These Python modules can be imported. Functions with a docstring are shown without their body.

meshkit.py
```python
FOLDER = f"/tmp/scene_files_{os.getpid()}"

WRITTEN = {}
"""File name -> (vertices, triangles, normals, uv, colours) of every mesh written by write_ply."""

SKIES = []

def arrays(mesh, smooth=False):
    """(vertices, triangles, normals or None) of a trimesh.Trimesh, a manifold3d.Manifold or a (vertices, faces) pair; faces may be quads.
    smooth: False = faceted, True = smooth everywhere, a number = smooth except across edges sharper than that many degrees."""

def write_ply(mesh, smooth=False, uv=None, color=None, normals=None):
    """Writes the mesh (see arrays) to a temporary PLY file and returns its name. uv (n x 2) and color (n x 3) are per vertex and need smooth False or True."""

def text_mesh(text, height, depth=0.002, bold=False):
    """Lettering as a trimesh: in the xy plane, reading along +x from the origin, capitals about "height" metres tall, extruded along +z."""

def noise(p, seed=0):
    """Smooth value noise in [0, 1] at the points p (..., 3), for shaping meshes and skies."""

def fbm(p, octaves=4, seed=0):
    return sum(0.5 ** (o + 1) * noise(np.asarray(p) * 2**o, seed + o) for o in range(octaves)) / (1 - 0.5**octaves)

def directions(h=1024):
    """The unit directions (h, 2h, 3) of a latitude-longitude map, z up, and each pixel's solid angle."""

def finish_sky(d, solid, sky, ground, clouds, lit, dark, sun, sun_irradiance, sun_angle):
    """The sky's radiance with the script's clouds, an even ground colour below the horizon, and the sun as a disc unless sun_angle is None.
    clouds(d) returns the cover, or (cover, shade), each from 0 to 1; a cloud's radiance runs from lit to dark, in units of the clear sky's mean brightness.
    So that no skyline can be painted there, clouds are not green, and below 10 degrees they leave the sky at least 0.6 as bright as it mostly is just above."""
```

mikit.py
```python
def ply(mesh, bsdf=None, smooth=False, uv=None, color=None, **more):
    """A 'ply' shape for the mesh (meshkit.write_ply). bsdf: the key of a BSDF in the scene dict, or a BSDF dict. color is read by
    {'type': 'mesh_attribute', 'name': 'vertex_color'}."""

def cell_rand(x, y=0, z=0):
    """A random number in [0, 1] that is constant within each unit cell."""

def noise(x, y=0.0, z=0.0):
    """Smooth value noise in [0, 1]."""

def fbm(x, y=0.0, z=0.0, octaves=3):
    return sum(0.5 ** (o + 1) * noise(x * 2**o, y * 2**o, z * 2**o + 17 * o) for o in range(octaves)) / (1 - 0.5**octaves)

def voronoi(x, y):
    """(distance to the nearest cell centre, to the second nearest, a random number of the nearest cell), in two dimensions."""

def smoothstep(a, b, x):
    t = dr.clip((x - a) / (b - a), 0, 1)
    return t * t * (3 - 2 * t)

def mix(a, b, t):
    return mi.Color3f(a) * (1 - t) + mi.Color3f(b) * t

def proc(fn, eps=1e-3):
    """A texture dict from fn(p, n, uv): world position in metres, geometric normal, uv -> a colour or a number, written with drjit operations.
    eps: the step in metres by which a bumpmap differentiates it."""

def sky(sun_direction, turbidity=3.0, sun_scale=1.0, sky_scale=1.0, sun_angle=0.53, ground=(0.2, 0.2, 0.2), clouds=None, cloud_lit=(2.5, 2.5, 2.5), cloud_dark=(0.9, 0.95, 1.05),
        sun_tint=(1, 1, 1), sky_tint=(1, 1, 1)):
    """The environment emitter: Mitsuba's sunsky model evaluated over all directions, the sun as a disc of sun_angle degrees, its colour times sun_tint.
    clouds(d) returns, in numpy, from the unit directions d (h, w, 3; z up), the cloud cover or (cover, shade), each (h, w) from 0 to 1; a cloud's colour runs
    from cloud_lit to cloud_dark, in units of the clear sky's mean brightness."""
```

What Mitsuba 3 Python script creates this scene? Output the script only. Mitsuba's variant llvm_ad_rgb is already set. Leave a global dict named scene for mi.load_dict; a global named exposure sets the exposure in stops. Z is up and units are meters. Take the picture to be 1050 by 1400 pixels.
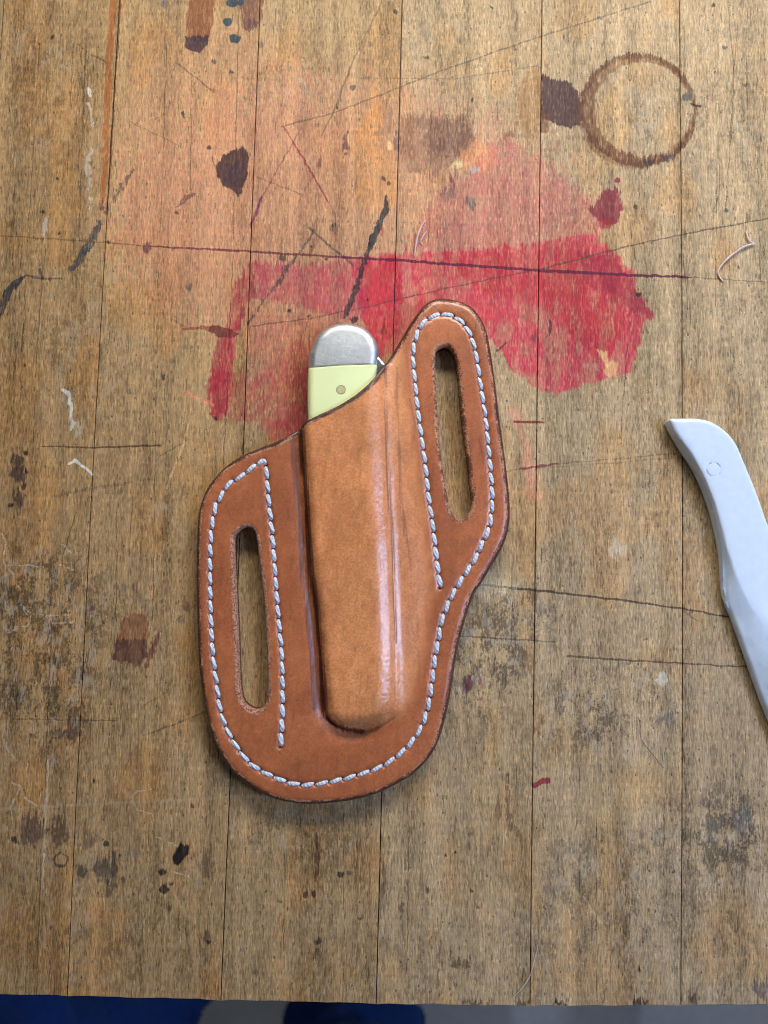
import math, random
import numpy as np, trimesh, shapely, drjit as dr, mitsuba as mi, mikit, meshkit
from shapely.geometry import Polygon, LineString
from scipy.spatial import Delaunay, cKDTree
from mikit import noise, fbm, smoothstep, mix, voronoi

T = mi.ScalarTransform4f
scene, labels = {"type": "scene"}, {}

# ------------------------------------------------------------------ camera, light, exposure
scene["camera"] = {"type": "thinlens", "fov": 51.35, "fov_axis": "x", "near_clip": 0.01, "far_clip": 30.0,
                   "aperture_radius": 0.0011, "focus_distance": 0.2290,
                   "to_world": T().look_at(origin=[0, -0.016166, 0.235446], target=[0, 0, 0], up=[-0.02606, 0.99731, 0.06848])}
exposure = -0.52


def lamp(key, centre, aim, size, radiance, tint):
    """A soft rectangular light; a rectangle emits along its +z."""
    c, a = np.array(centre, float), np.array(aim, float)
    up = [0, 0, 1] if abs((a - c)[2]) < 0.95 * np.linalg.norm(a - c) else [0, 1, 0]
    scene[key] = {"type": "rectangle", "to_world": T().look_at(origin=c.tolist(), target=a.tolist(), up=up).scale([size[0] / 2, size[1] / 2, 1]),
                  "emitter": {"type": "area", "radiance": {"type": "rgb", "value": (radiance * np.asarray(tint)).tolist()}}}


lamp("window", (0.60, -0.05, 0.56), (0, 0.0, 0), (0.15, 0.32), 27.0, (0.68, 0.90, 1.48))
lamp("ceiling_lamp", (0.09, 0.41, 0.31), (0.06, 0.10, 0), (0.50, 0.10), 27.0, (1.04, 1.0, 0.94))
scene["room_light"] = {"type": "constant", "radiance": {"type": "rgb", "value": [0.12, 0.13, 0.145]}}
labels["window"] = {"label": "tall daylight window to the right of the bench", "category": "window"}
labels["ceiling_lamp"] = {"label": "long ceiling lamp hanging across the far side of the bench", "category": "lamp"}

# ------------------------------------------------------------------ measured layout, millimetres on the bench top
JOINTS = [[(-85.85,156.33),(-86.39,75.24),(-86.6,-2.26),(-86.52,-76.42),(-86.2,-141.08)],[(-42.46,157.52),(-42.33,76.42),(-42.33,-1.11),(-42.47,-75.3),(-42.69,-139.99)],[(1.51,158.72),(1.46,77.59),(1.42,0.04),(1.4,-74.18),(1.4,-138.88)],[(44.76,159.9),(44.78,78.75),(44.84,1.17),(44.92,-73.06),(45.01,-137.79)],[(87.2,161.06),(87.97,79.9),(88.29,2.31),(88.2,-71.96),(87.78,-136.72)]]
FRONT = [(-105.25,-139.96),(-86.17,-139.88),(-43.02,-140.0),(1.56,-139.88),(54.45,-139.15),(112.55,-137.29)]
MARKS = [
('E',(-14.5,88.53,71.44,43.3),(0.793,0.25,0.173),0.26,14,0.5),
('E',(-53.07,110.44,32.48,41.13),(0.814,0.324,0.173),0.18,10,0.45),
('P',[(1.76,121.64),(9.12,122.77),(22.58,121.51),(24.92,116.01),(22.81,109.02),(16.21,104.93),(5.1,103.71),(1.61,109.6)],(0.179,0.076,0.044),0.62,2.2,0.35),
('E',(16.44,115.09,7.36,6.06),(0.125,0.056,0.044),0.55,3,0.4),
('P',[(-13.42,112.66),(-9.15,119.72),(-6.32,130.74),(-3.82,121.03),(-4.08,114.07),(-8.48,111.64)],(0.85,0.336,0.059),0.42,2.5,0.5),
('P',[(-12.98,112.67),(0.41,113.03),(0.96,91.22),(-10.16,92.07)],(0.676,0.302,0.075),0.4,3,0.45),
('E',(26.16,109.11,5.63,4.76),(0.85,0.313,0.11),0.5,2.5,0.4),
('P',[(33.86,115.56),(46.24,108.04),(58.58,99.18),(65.76,90.68),(62.7,84.9),(45.46,81.49),(23.38,78.63),(4.82,78.13),(8.77,89.15),(14.13,97.98),(22.92,103.27),(29.0,112.65)],(0.473,0.067,0.093),0.46,2.6,0.5),
('P',[(-41.71,74.85),(-20.69,73.83),(-13.05,76.75),(-3.14,78.37),(5.71,77.93),(2.85,59.6),(-11.37,56.98),(-20.24,59.43),(-29.13,62.11),(-41.28,63.36)],(0.46,0.04,0.081),0.72,1.6,0.45),
('P',[(-47.33,66.13),(-41.71,74.85),(-40.86,64.05),(-43.33,59.49),(-45.8,49.36),(-46.77,29.37),(-49.7,26.43),(-52.36,27.46),(-52.97,42.49),(-51.1,50.33),(-48.25,56.0)],(0.387,0.023,0.05),0.86,1.2,0.4),
('E',(-50.04,34.81,3.46,7.79),(0.364,0.019,0.038),0.7,1.5,0.3),
('P',[(-48.21,43.73),(-40.35,38.39),(-29.81,49.78),(-23.23,49.96),(-21.29,23.44),(-28.82,21.05),(-34.19,19.15),(-38.35,25.63),(-47.97,26.7)],(0.411,0.049,0.053),0.66,2.6,0.65),
('P',[(-42.67,59.51),(-20.24,59.43),(-11.37,56.98),(-21.92,43.31),(-28.33,38.7),(-41.35,36.14)],(0.473,0.064,0.081),0.34,2.6,0.5),
('P',[(-29.43,38.67),(-22.36,43.3),(-21.69,22.33),(-33.78,19.6),(-34.06,27.51)],(0.411,0.029,0.053),0.6,2.0,0.4),
('P',[(-11.9,75.42),(2.39,78.07),(23.36,79.99),(36.61,81.71),(49.86,83.88),(62.02,86.48),(68.04,79.82),(73.82,74.54),(75.17,67.14),(79.16,62.52),(76.31,57.96),(73.94,47.63),(72.64,43.59),(65.65,41.63),(59.1,39.91),(55.19,38.03),(50.4,36.35),(46.45,37.14),(37.18,43.76),(30.0,53.6),(14.89,62.16),(2.03,48.4),(-2.29,46.06),(-6.92,54.86)],(0.541,0.027,0.066),0.84,1.2,0.32),
('P',[(-7.48,75.09),(2.41,77.16),(3.95,59.62),(-0.16,48.34),(-3.45,48.25),(-6.98,57.09)],(0.5,0.032,0.031),0.55,1.8,0.3),
('P',[(14.55,77.94),(49.88,82.29),(67.17,78.89),(73.39,71.6),(72.13,59.19),(65.62,45.63),(56.8,52.08),(45.69,62.98),(28.01,67.01)],(0.46,0.025,0.036),0.6,2.6,0.35),
('P',[(56.55,79.06),(66.49,80.46),(73.39,71.6),(78.72,62.06),(73.88,61.04),(68.78,66.97),(58.84,70.08)],(0.321,0.023,0.047),0.72,1.6,0.3),
('E',(47.83,68.66,4.76,3.46),(0.473,0.025,0.044),0.5,2.5,0.4),
('E',(23.71,61.27,12.99,3.46),(0.541,0.053,0.066),0.5,3,0.4),
('P',[(35.16,32.64),(39.98,31.66),(45.22,14.24),(46.41,5.55),(42.11,3.27),(40.1,22.86)],(0.85,0.291,0.187),0.4,1.6,0.5),
('E',(66.73,44.55,2.17,2.6),(0.773,0.437,0.187),0.7,1.2,0.3),
('P',[(61.64,50.42),(65.16,50.07),(66.94,46.11),(65.63,44.74),(63.86,47.81)],(0.835,0.494,0.21),0.8,0.6,0.3),
('P',[(59.96,93.95),(61.94,96.29),(64.14,99.33),(65.25,100.27),(67.03,99.4),(68.8,101.52),(69.49,97.64),(69.95,94.22),(68.86,90.76),(67.1,88.44),(64.21,89.5),(61.32,91.25)],(0.218,0.019,0.038),0.9,0.9,0.15),
('E',(64.66,89.28,2.38,1.52),(0.353,0.029,0.034),0.8,0.7,0.3),
('E',(68.35,103.11,0.87,0.87),(0.21,0.021,0.038),0.9,0.2,0.1),
('E',(78.72,61.61,1.73,1.3),(0.411,0.037,0.062),0.8,1.0,0.3),
('E',(42.22,125.76,5.2,10.82),(0.311,0.142,0.044),0.6,2.2,0.4),
('P',[(44.78,136.1),(48.17,134.56),(51.54,134.18),(54.02,133.08),(56.06,130.8),(57.91,125.49),(57.28,120.36),(53.94,119.11),(50.57,119.71),(47.65,121.03),(45.18,121.89)],(0.065,0.027,0.029),0.95,0.6,0.12),
('E',(46.1,119.59,1.52,3.03),(0.144,0.06,0.029),0.7,1.2,0.3),
('R',(74.82,125.48,17.97,76.05,125.75,14.94),(0.186,0.071,0.023),0.8,0.7,0.4),
('R',(74.82,125.48,18.08,74.82,125.48,16.45),(0.092,0.032,0.013),0.66,0.7,0.5),
('R',(73.59,124.52,17.75,77.62,127.19,17.32),(0.131,0.046,0.021),0.6,0.8,0.45),
('E',(89.72,130.08,1.52,1.52),(0.092,0.089,0.069),0.85,0.6,0.2),
('L',[(90.84,127.78,0.435),(93.53,127.15,0.435)],(0.021,0.011,0.009),0.9,0.3,0.3),
('E',(77.46,108.88,2.17,1.52),(0.043,0.029,0.029),0.8,1.2,0.3),
('E',(83.7,110.43,1.95,1.3),(0.05,0.04,0.05),0.8,1.0,0.3),
('E',(76.73,124.6,0.87,1.08),(0.3,0.27,0.203),0.8,0.5,0.2),
('P',[(-64.47,157.86),(-56.34,158.08),(-56.52,151.22),(-57.4,145.29),(-58.23,143.39),(-64.77,143.68),(-64.63,150.99)],(0.218,0.064,0.023),0.85,0.5,0.3),
('P',[(-65.05,145.09),(-57.64,145.52),(-57.74,142.46),(-59.7,141.0),(-60.54,139.57),(-61.93,140.47),(-64.67,141.33)],(0.053,0.025,0.034),0.95,0.5,0.1),
('P',[(-48.66,158.29),(-40.98,158.5),(-42.06,150.9),(-43.78,148.49),(-45.07,146.81),(-46.91,147.94),(-47.99,152.63)],(0.164,0.053,0.036),0.8,0.6,0.3),
('E',(-45.16,149.4,2.17,1.73),(0.097,0.043,0.053),0.6,1,0.3),
('E',(-50.86,156.57,1.73,1.73),(0.026,0.056,0.073),0.95,0.3,0.05),
('E',(-52.19,150.15,1.41,1.41),(0.026,0.056,0.073),0.95,0.3,0.05),
('E',(-49.72,144.8,1.52,1.52),(0.026,0.056,0.073),0.95,0.3,0.05),
('E',(-48.14,156.41,0.87,0.87),(0.026,0.056,0.073),0.95,0.3,0.05),
('E',(-72.07,155.76,0.87,1.52),(0.108,0.094,0.142),0.7,0.6,0.3),
('P',[(-53.54,105.35),(-51.84,107.47),(-49.0,108.93),(-47.03,109.91),(-46.18,111.08),(-44.78,109.51),(-44.16,104.91),(-44.66,100.3),(-45.84,96.37),(-46.67,94.75),(-48.52,96.76),(-51.47,98.05),(-53.35,100.76)],(0.061,0.025,0.025),0.96,0.6,0.1),
('E',(-48.26,101.35,2.81,3.25),(0.057,0.034,0.05),0.5,1.2,0.2),
('L',[(-55.16,106.92,0.27),(-54.39,104.41,0.27),(-52.71,101.23,0.325)],(0.103,0.03,0.031),0.7,0.3,0.3),
('L',[(-64.73,91.29,0.435),(-63.06,93.62,0.865),(-60.46,95.06,0.54)],(0.144,0.046,0.044),0.8,1.1,0.4),
('E',(-65.09,89.22,0.65,0.54),(0.108,0.037,0.036),0.85,0.3,0.1),
('E',(-73.43,77.86,1.08,1.95),(0.119,0.029,0.05),0.85,0.8,0.2),
('L',[(-87.68,156.28,1.085),(-88.1,137.41,0.975),(-87.68,92.96,0.865)],(0.364,0.109,0.023),0.8,0.5,0.35),
('L',[(-85.43,156.34,0.34),(-85.85,128.12,0.34),(-86.2,90.03,0.27)],(0.108,0.03,0.011),0.8,0.2,0.3),
('L',[(-87.68,92.96,0.435),(-88.19,89.97,0.54),(-86.43,90.25,0.325)],(0.157,0.04,0.029),0.8,0.6,0.3),
('L',[(-116.85,56.86,1.19),(-114.61,63.66,1.3),(-112.15,66.88,0.975),(-109.61,68.75,0.325)],(0.029,0.034,0.038),0.93,0.8,0.25),
('L',[(-109.61,68.75,0.27),(-104.7,67.53,0.38),(-98.99,67.9,0.27)],(0.043,0.042,0.042),0.8,0.6,0.3),
('L',[(-105.51,70.21,0.435),(-104.72,67.98,0.54)],(0.057,0.056,0.056),0.8,0.6,0.3),
('L',[(-96.47,70.45,0.865),(-94.0,73.68,1.085),(-91.95,76.91,0.76)],(0.046,0.056,0.059),0.85,1.0,0.35),
('L',[(-91.95,76.91,1.19),(-89.58,82.42,1.085),(-88.22,86.1,0.54)],(0.04,0.049,0.053),0.88,1.2,0.4),
('L',[(-86.58,88.88,0.435),(-83.13,95.37,0.65),(-78.6,102.83,0.27)],(0.073,0.064,0.05),0.75,1.5,0.7),
('L',[(-2.06,96.17,0.27),(-1.73,92.29,0.865),(-4.02,86.53,1.085),(-5.88,81.48,1.085)],(0.024,0.032,0.031),0.95,0.7,0.2),
('L',[(-5.88,81.48,0.865),(-7.53,76.9,0.65),(-9.52,69.39,0.865),(-11.97,62.57,0.865),(-13.39,58.49,0.54)],(0.029,0.027,0.031),0.93,0.8,0.3),
('E',(-10.51,57.67,1.3,1.08),(0.046,0.021,0.027),0.9,0.4,0.1),
('E',(-2.64,101.66,0.76,0.76),(0.029,0.029,0.029),0.85,0.3,0.1),
('E',(-1.05,100.33,0.65,0.65),(0.029,0.029,0.029),0.8,0.3,0.1),
('L',[(-23.04,85.11,0.27),(-27.87,77.26,0.435),(-31.25,72.64,0.435)],(0.094,0.067,0.052),0.8,0.5,0.4),
('L',[(-31.26,73.1,0.865),(-33.1,68.76,0.76),(-37.96,63.0,0.38),(-41.87,55.72,0.27)],(0.087,0.053,0.053),0.8,1.0,0.45),
('E',(-32.47,76.01,0.97,1.08),(0.061,0.037,0.034),0.85,0.7,0.2),
('L',[(-25.05,85.74,0.34),(-19.59,81.11,0.325),(-14.15,76.72,0.325),(-10.07,73.21,0.135)],(0.09,0.063,0.058),0.8,0.5,0.35),
('L',[(-22.49,88.77,0.19),(-23.18,82.61,0.19),(-24.09,76.46,0.19)],(0.19,0.04,0.037),0.6,0.3,0.4),
('E',(-17.52,85.94,1.08,1.3),(0.119,0.089,0.081),0.6,1.2,0.4),
('L',[(-28.3,116.89,0.135),(-33.95,105.88,0.215),(-40.18,93.55,0.27)],(0.164,0.042,0.058),0.6,0.3,0.4),
('L',[(-39.56,94.71,0.325),(-41.17,90.09,0.485),(-42.56,85.95,0.325)],(0.186,0.025,0.085),0.85,0.4,0.25),
('L',[(-42.56,85.95,0.215),(-45.65,79.73,0.16)],(0.183,0.045,0.042),0.6,0.3,0.3),
('L',[(-33.67,117.21,0.205),(-26.13,105.17,0.325),(-19.08,93.43,0.205)],(0.29,0.022,0.037),0.85,0.35,0.2),
('L',[(-19.08,93.43,0.16),(-17.43,90.27,0.16),(-17.02,83.91,0.16)],(0.308,0.07,0.055),0.5,0.3,0.3),
('L',[(-118.26,80.74,0.19),(-87.22,79.53,0.19),(-72.8,78.55,0.19)],(0.123,0.054,0.025),0.7,0.2,0.3),
('L',[(-72.8,78.55,0.27),(-45.14,77.93,0.35),(-14.15,76.72,0.325)],(0.164,0.02,0.035),0.9,0.25,0.15),
('L',[(-14.15,76.72,0.38),(5.75,76.12,0.435),(45.55,74.24,0.485),(72.06,73.59,0.455),(90.83,73.42,0.325)],(0.114,0.012,0.036),0.95,0.3,0.1),
('L',[(90.83,73.42,0.19),(111.8,72.62,0.19),(125.03,71.85,0.19)],(0.14,0.089,0.044),0.75,0.2,0.3),
('L',[(-40.96,54.85,0.205),(-24.58,57.52,0.205),(-7.1,61.57,0.205),(19.16,68.57,0.205),(45.55,74.69,0.205)],(0.14,0.048,0.042),0.75,0.2,0.35),
('L',[(45.55,74.69,0.23),(72.01,82.65,0.23),(94.16,88.02,0.23),(127.49,95.08,0.23)],(0.09,0.057,0.033),0.8,0.2,0.3),
('L',[(-4.78,157.83,0.19),(-13.05,138.75,0.19),(-18.84,121.78,0.3),(-21.97,114.74,0.16)],(0.108,0.07,0.042),0.7,0.2,0.35),
('L',[(-34.34,117.19,0.215),(-18.84,121.78,0.215),(-4.45,127.99,0.215),(13.32,135.95,0.215),(31.18,143.0,0.215),(44.63,148.07,0.215),(62.62,154.7,0.215),(78.41,160.35,0.215)],(0.123,0.089,0.058),0.72,0.2,0.35),
('L',[(-10.65,133.19,0.16),(17.86,133.73,0.16),(43.62,138.65,0.16)],(0.157,0.112,0.067),0.6,0.3,0.3),
('E',(-9.08,133.24,1.95,0.65),(0.138,0.103,0.081),0.5,0.8,0.4),
('L',[(-66.92,136.34,0.215),(-61.82,132.5,0.215),(-56.48,128.21,0.215)],(0.164,0.045,0.049),0.7,0.2,0.3),
('L',[(-80.62,117.33,0.19),(-72.86,113.83,0.19),(-66.02,110.55,0.19)],(0.233,0.085,0.033),0.6,0.3,0.3),
('L',[(-98.0,141.84,0.135),(-93.79,138.66,0.3),(-88.71,135.99,0.27)],(0.118,0.06,0.035),0.7,0.4,0.4),
('L',[(-72.85,118.47,0.325),(-70.25,120.39,0.325)],(0.241,0.094,0.027),0.5,1,0.4),
('L',[(-41.13,101.09,0.15),(-28.06,96.16,0.15)],(0.203,0.078,0.047),0.6,0.3,0.3),
('L',[(-23.39,103.17,0.16),(-27.59,95.49,0.16),(-29.01,91.56,0.16)],(0.19,0.078,0.055),0.5,0.3,0.3),
('L',[(-61.76,53.4,0.205),(-56.96,53.98,0.435),(-53.0,53.86,1.085)],(0.253,0.064,0.036),0.85,0.5,0.25),
('L',[(-52.99,53.63,1.085),(-50.76,52.8,1.73),(-47.23,52.22,1.3),(-45.04,52.5,0.27)],(0.157,0.032,0.029),0.9,0.6,0.15),
('L',[(-74.13,64.29,0.325),(-69.82,61.7,0.435)],(0.308,0.094,0.023),0.5,0.8,0.4),
('L',[(-65.85,56.42,0.205),(-61.36,54.31,0.34)],(0.265,0.078,0.037),0.5,0.6,0.4),
('L',[(-60.95,34.52,0.27),(-56.49,32.43,0.54),(-52.06,30.78,0.65)],(0.85,0.26,0.166),0.5,1,0.4),
('L',[(38.28,28.09,0.34),(42.86,27.99,0.435),(47.0,27.88,0.205)],(0.183,0.017,0.023),0.9,0.2,0.1),
('L',[(40.23,13.89,0.325),(45.21,14.67,0.435),(51.06,15.7,0.27)],(0.164,0.026,0.033),0.85,0.3,0.2),
('L',[(51.06,15.7,0.19),(72.33,18.01,0.16),(88.63,20.19,0.135)],(0.19,0.121,0.052),0.7,0.3,0.3),
('L',[(35.47,12.89,0.175),(40.88,13.91,0.175)],(0.19,0.112,0.055),0.6,0.3,0.3),
('L',[(45.22,14.24,0.15),(70.17,16.64,0.15),(87.55,18.63,0.15)],(0.196,0.126,0.055),0.5,0.3,0.3),
('L',[(32.49,49.2,0.325),(35.3,51.73,0.27)],(0.046,0.028,0.027),0.8,0.4,0.3),
('L',[(48.38,59.01,0.435),(48.63,56.33,0.54),(48.21,54.53,0.27)],(0.103,0.025,0.041),0.85,0.5,0.2),
('E',(43.62,53.52,0.43,1.52),(0.125,0.032,0.047),0.7,0.6,0.2),
('E',(74.95,67.58,0.65,0.69),(0.029,0.029,0.029),0.95,0.1,0),
('E',(73.73,94.78,0.65,0.65),(0.061,0.049,0.041),0.9,0.2,0.1),
('L',[(28.47,-20.58,0.35),(46.76,-22.03,0.35),(74.69,-24.51,0.3),(91.86,-26.63,0.27),(115.43,-30.49,0.215)],(0.055,0.04,0.025),0.88,0.2,0.15),
('L',[(54.47,-40.76,0.35),(70.49,-41.41,0.27),(88.65,-41.99,0.215),(115.34,-42.78,0.19)],(0.094,0.057,0.031),0.82,0.2,0.15),
('L',[(22.96,-35.64,0.19),(38.38,-36.31,0.215),(51.22,-36.82,0.135)],(0.065,0.051,0.033),0.75,0.2,0.3),
('L',[(88.65,-26.92,0.175),(92.93,-29.8,0.175)],(0.118,0.085,0.049),0.6,0.3,0.3),
('L',[(-101.9,16.94,0.19),(-86.25,16.91,0.27),(-66.97,18.07,0.325)],(0.077,0.032,0.017),0.85,0.2,0.2),
('L',[(-97.19,2.23,0.325),(-86.72,4.68,0.435),(-69.33,7.96,0.27)],(0.108,0.074,0.039),0.5,1.2,0.5),
('L',[(-66.62,15.02,0.19),(-59.86,19.36,0.19)],(0.108,0.067,0.031),0.6,0.3,0.3),
('L',[(-109.78,-63.07,0.205),(-90.7,-62.79,0.205),(-76.27,-62.63,0.205)],(0.099,0.06,0.031),0.75,0.3,0.3),
('L',[(-79.87,-62.72,0.215),(-79.72,-65.85,0.215)],(0.099,0.06,0.031),0.7,0.3,0.3),
('L',[(-68.22,-66.81,0.175),(-58.84,-63.23,0.175),(-50.09,-59.24,0.175)],(0.099,0.063,0.033),0.65,0.3,0.3),
('L',[(-68.42,-58.03,0.16),(-61.79,-54.09,0.16)],(0.103,0.067,0.033),0.5,0.3,0.3),
('L',[(-60.56,-33.77,0.16),(-53.93,-28.49,0.16)],(0.108,0.07,0.035),0.6,0.3,0.3),
('L',[(-58.78,24.65,0.16),(-60.23,18.03,0.35),(-64.44,5.26,0.27)],(0.835,0.586,0.28),0.5,0.4,0.5),
('L',[(-112.47,-88.86,0.34),(-95.69,-87.61,0.325),(-70.5,-85.73,0.35),(-42.13,-83.56,0.35),(-20.01,-82.59,0.16)],(0.44,0.328,0.19),0.5,0.6,0.55),
('L',[(-95.14,-74.57,0.27),(-95.08,-91.09,0.325),(-94.85,-110.5,0.205)],(0.753,0.636,0.444),0.5,0.5,0.55),
('L',[(-92.32,-133.64,0.325),(-92.82,-139.65,0.325)],(0.322,0.261,0.176),0.4,0.9,0.5),
('L',[(-112.51,-9.42,0.15),(-111.07,-11.97,0.15),(-111.68,-16.29,0.15),(-110.67,-18.84,0.15),(-104.67,-18.47,0.15),(-100.78,-18.8,0.15)],(0.85,0.818,0.653),0.32,0.6,0.6),
('L',[(-110.44,-19.05,0.15),(-108.17,-21.13,0.15),(-108.05,-23.27,0.15),(-105.3,-26.19,0.15),(-105.51,-30.04,0.15),(-102.6,-32.31,0.15)],(0.85,0.818,0.653),0.32,0.6,0.6),
('L',[(-102.6,-32.31,0.15),(-97.42,-33.02,0.15),(-91.03,-32.43,0.15)],(0.85,0.818,0.653),0.32,0.6,0.6),
('L',[(-95.23,-18.01,0.15),(-89.99,-19.59,0.15)],(0.85,0.818,0.653),0.32,0.6,0.6),
('L',[(-96.01,-11.58,0.15),(-93.81,-12.38,0.15),(-91.56,-14.26,0.15)],(0.85,0.818,0.653),0.32,0.6,0.6),
('L',[(-107.07,-36.46,0.15),(-103.24,-36.15,0.15),(-102.52,-33.79,0.15),(-105.26,-30.67,0.15)],(0.85,0.818,0.653),0.32,0.6,0.6),
('L',[(-96.01,-35.32,0.15),(-90.48,-34.76,0.15)],(0.85,0.818,0.653),0.32,0.6,0.6),
('L',[(-109.1,-38.42,0.15),(-106.61,-37.08,0.15)],(0.85,0.818,0.653),0.32,0.6,0.6),
('L',[(-71.39,-84.72,0.15),(-68.96,-82.6,0.15),(-64.78,-81.66,0.15)],(0.85,0.818,0.653),0.32,0.6,0.6),
('L',[(-70.07,-85.93,0.15),(-68.71,-87.95,0.15),(-64.46,-88.67,0.15),(-63.74,-90.71,0.15)],(0.85,0.818,0.653),0.32,0.6,0.6),
('L',[(-62.9,-95.2,0.15),(-54.78,-98.27,0.15)],(0.85,0.818,0.653),0.32,0.6,0.6),
('L',[(-105.34,-81.05,0.15),(-102.76,-82.01,0.15),(-105.35,-88.27,0.15),(-104.27,-92.35,0.15)],(0.85,0.818,0.653),0.32,0.6,0.6),
('L',[(-101.32,-85.07,0.15),(-97.81,-87.46,0.15)],(0.85,0.818,0.653),0.32,0.6,0.6),
('L',[(-104.44,-74.81,0.15),(-107.61,-71.15,0.15),(-107.46,-66.56,0.15)],(0.85,0.818,0.653),0.32,0.6,0.6),
('L',[(-105.89,-93.42,0.15),(-104.87,-96.47,0.15),(-105.21,-97.91,0.15)],(0.85,0.818,0.653),0.32,0.6,0.6),
('L',[(-57.43,-104.87,0.15),(-53.19,-105.99,0.15)],(0.85,0.818,0.653),0.32,0.6,0.6),
('L',[(-96.73,34.02,0.325),(-94.93,32.96,0.65),(-94.06,29.01,0.54),(-94.14,26.36,0.27)],(0.753,0.761,0.622),0.75,0.5,0.2),
('L',[(-94.12,25.92,0.325),(-93.37,24.18,0.65),(-93.69,21.98,0.27)],(0.676,0.688,0.578),0.6,0.8,0.3),
('L',[(-93.81,11.9,0.325),(-91.91,12.82,0.65),(-89.89,11.57,0.435),(-86.71,8.81,0.205)],(0.773,0.78,0.638),0.75,0.5,0.2),
('E',(-91.06,21.61,1.08,2.17),(0.587,0.586,0.457),0.35,1.5,0.5),
('L',[(-93.89,127.43,0.54),(-93.34,125.58,0.54)],(0.85,0.818,0.669),0.7,0.6,0.3),
('L',[(-93.87,122.77,0.325),(-92.66,120.95,0.325),(-92.17,115.86,0.325)],(0.773,0.724,0.593),0.5,0.8,0.5),
('L',[(-92.23,108.23,0.54),(-93.37,104.28,0.76),(-91.92,97.88,0.435),(-91.74,89.88,0.65)],(0.676,0.619,0.509),0.45,1.4,0.6),
('L',[(-104.84,86.11,0.435),(-104.9,79.28,0.435)],(0.773,0.742,0.638),0.4,1,0.5),
('L',[(59.99,-108.82,0.19),(62.11,-112.21,0.27),(65.06,-115.99,0.325)],(0.658,0.494,0.262),0.6,0.5,0.4),
('L',[(56.73,-97.48,0.27),(59.07,-100.69,0.435)],(0.676,0.508,0.28),0.45,0.8,0.5),
('L',[(20.18,-87.13,0.16),(22.01,-94.27,0.205),(24.67,-101.36,0.27),(28.97,-107.37,0.16)],(0.378,0.252,0.119),0.55,0.4,0.4),
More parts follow.
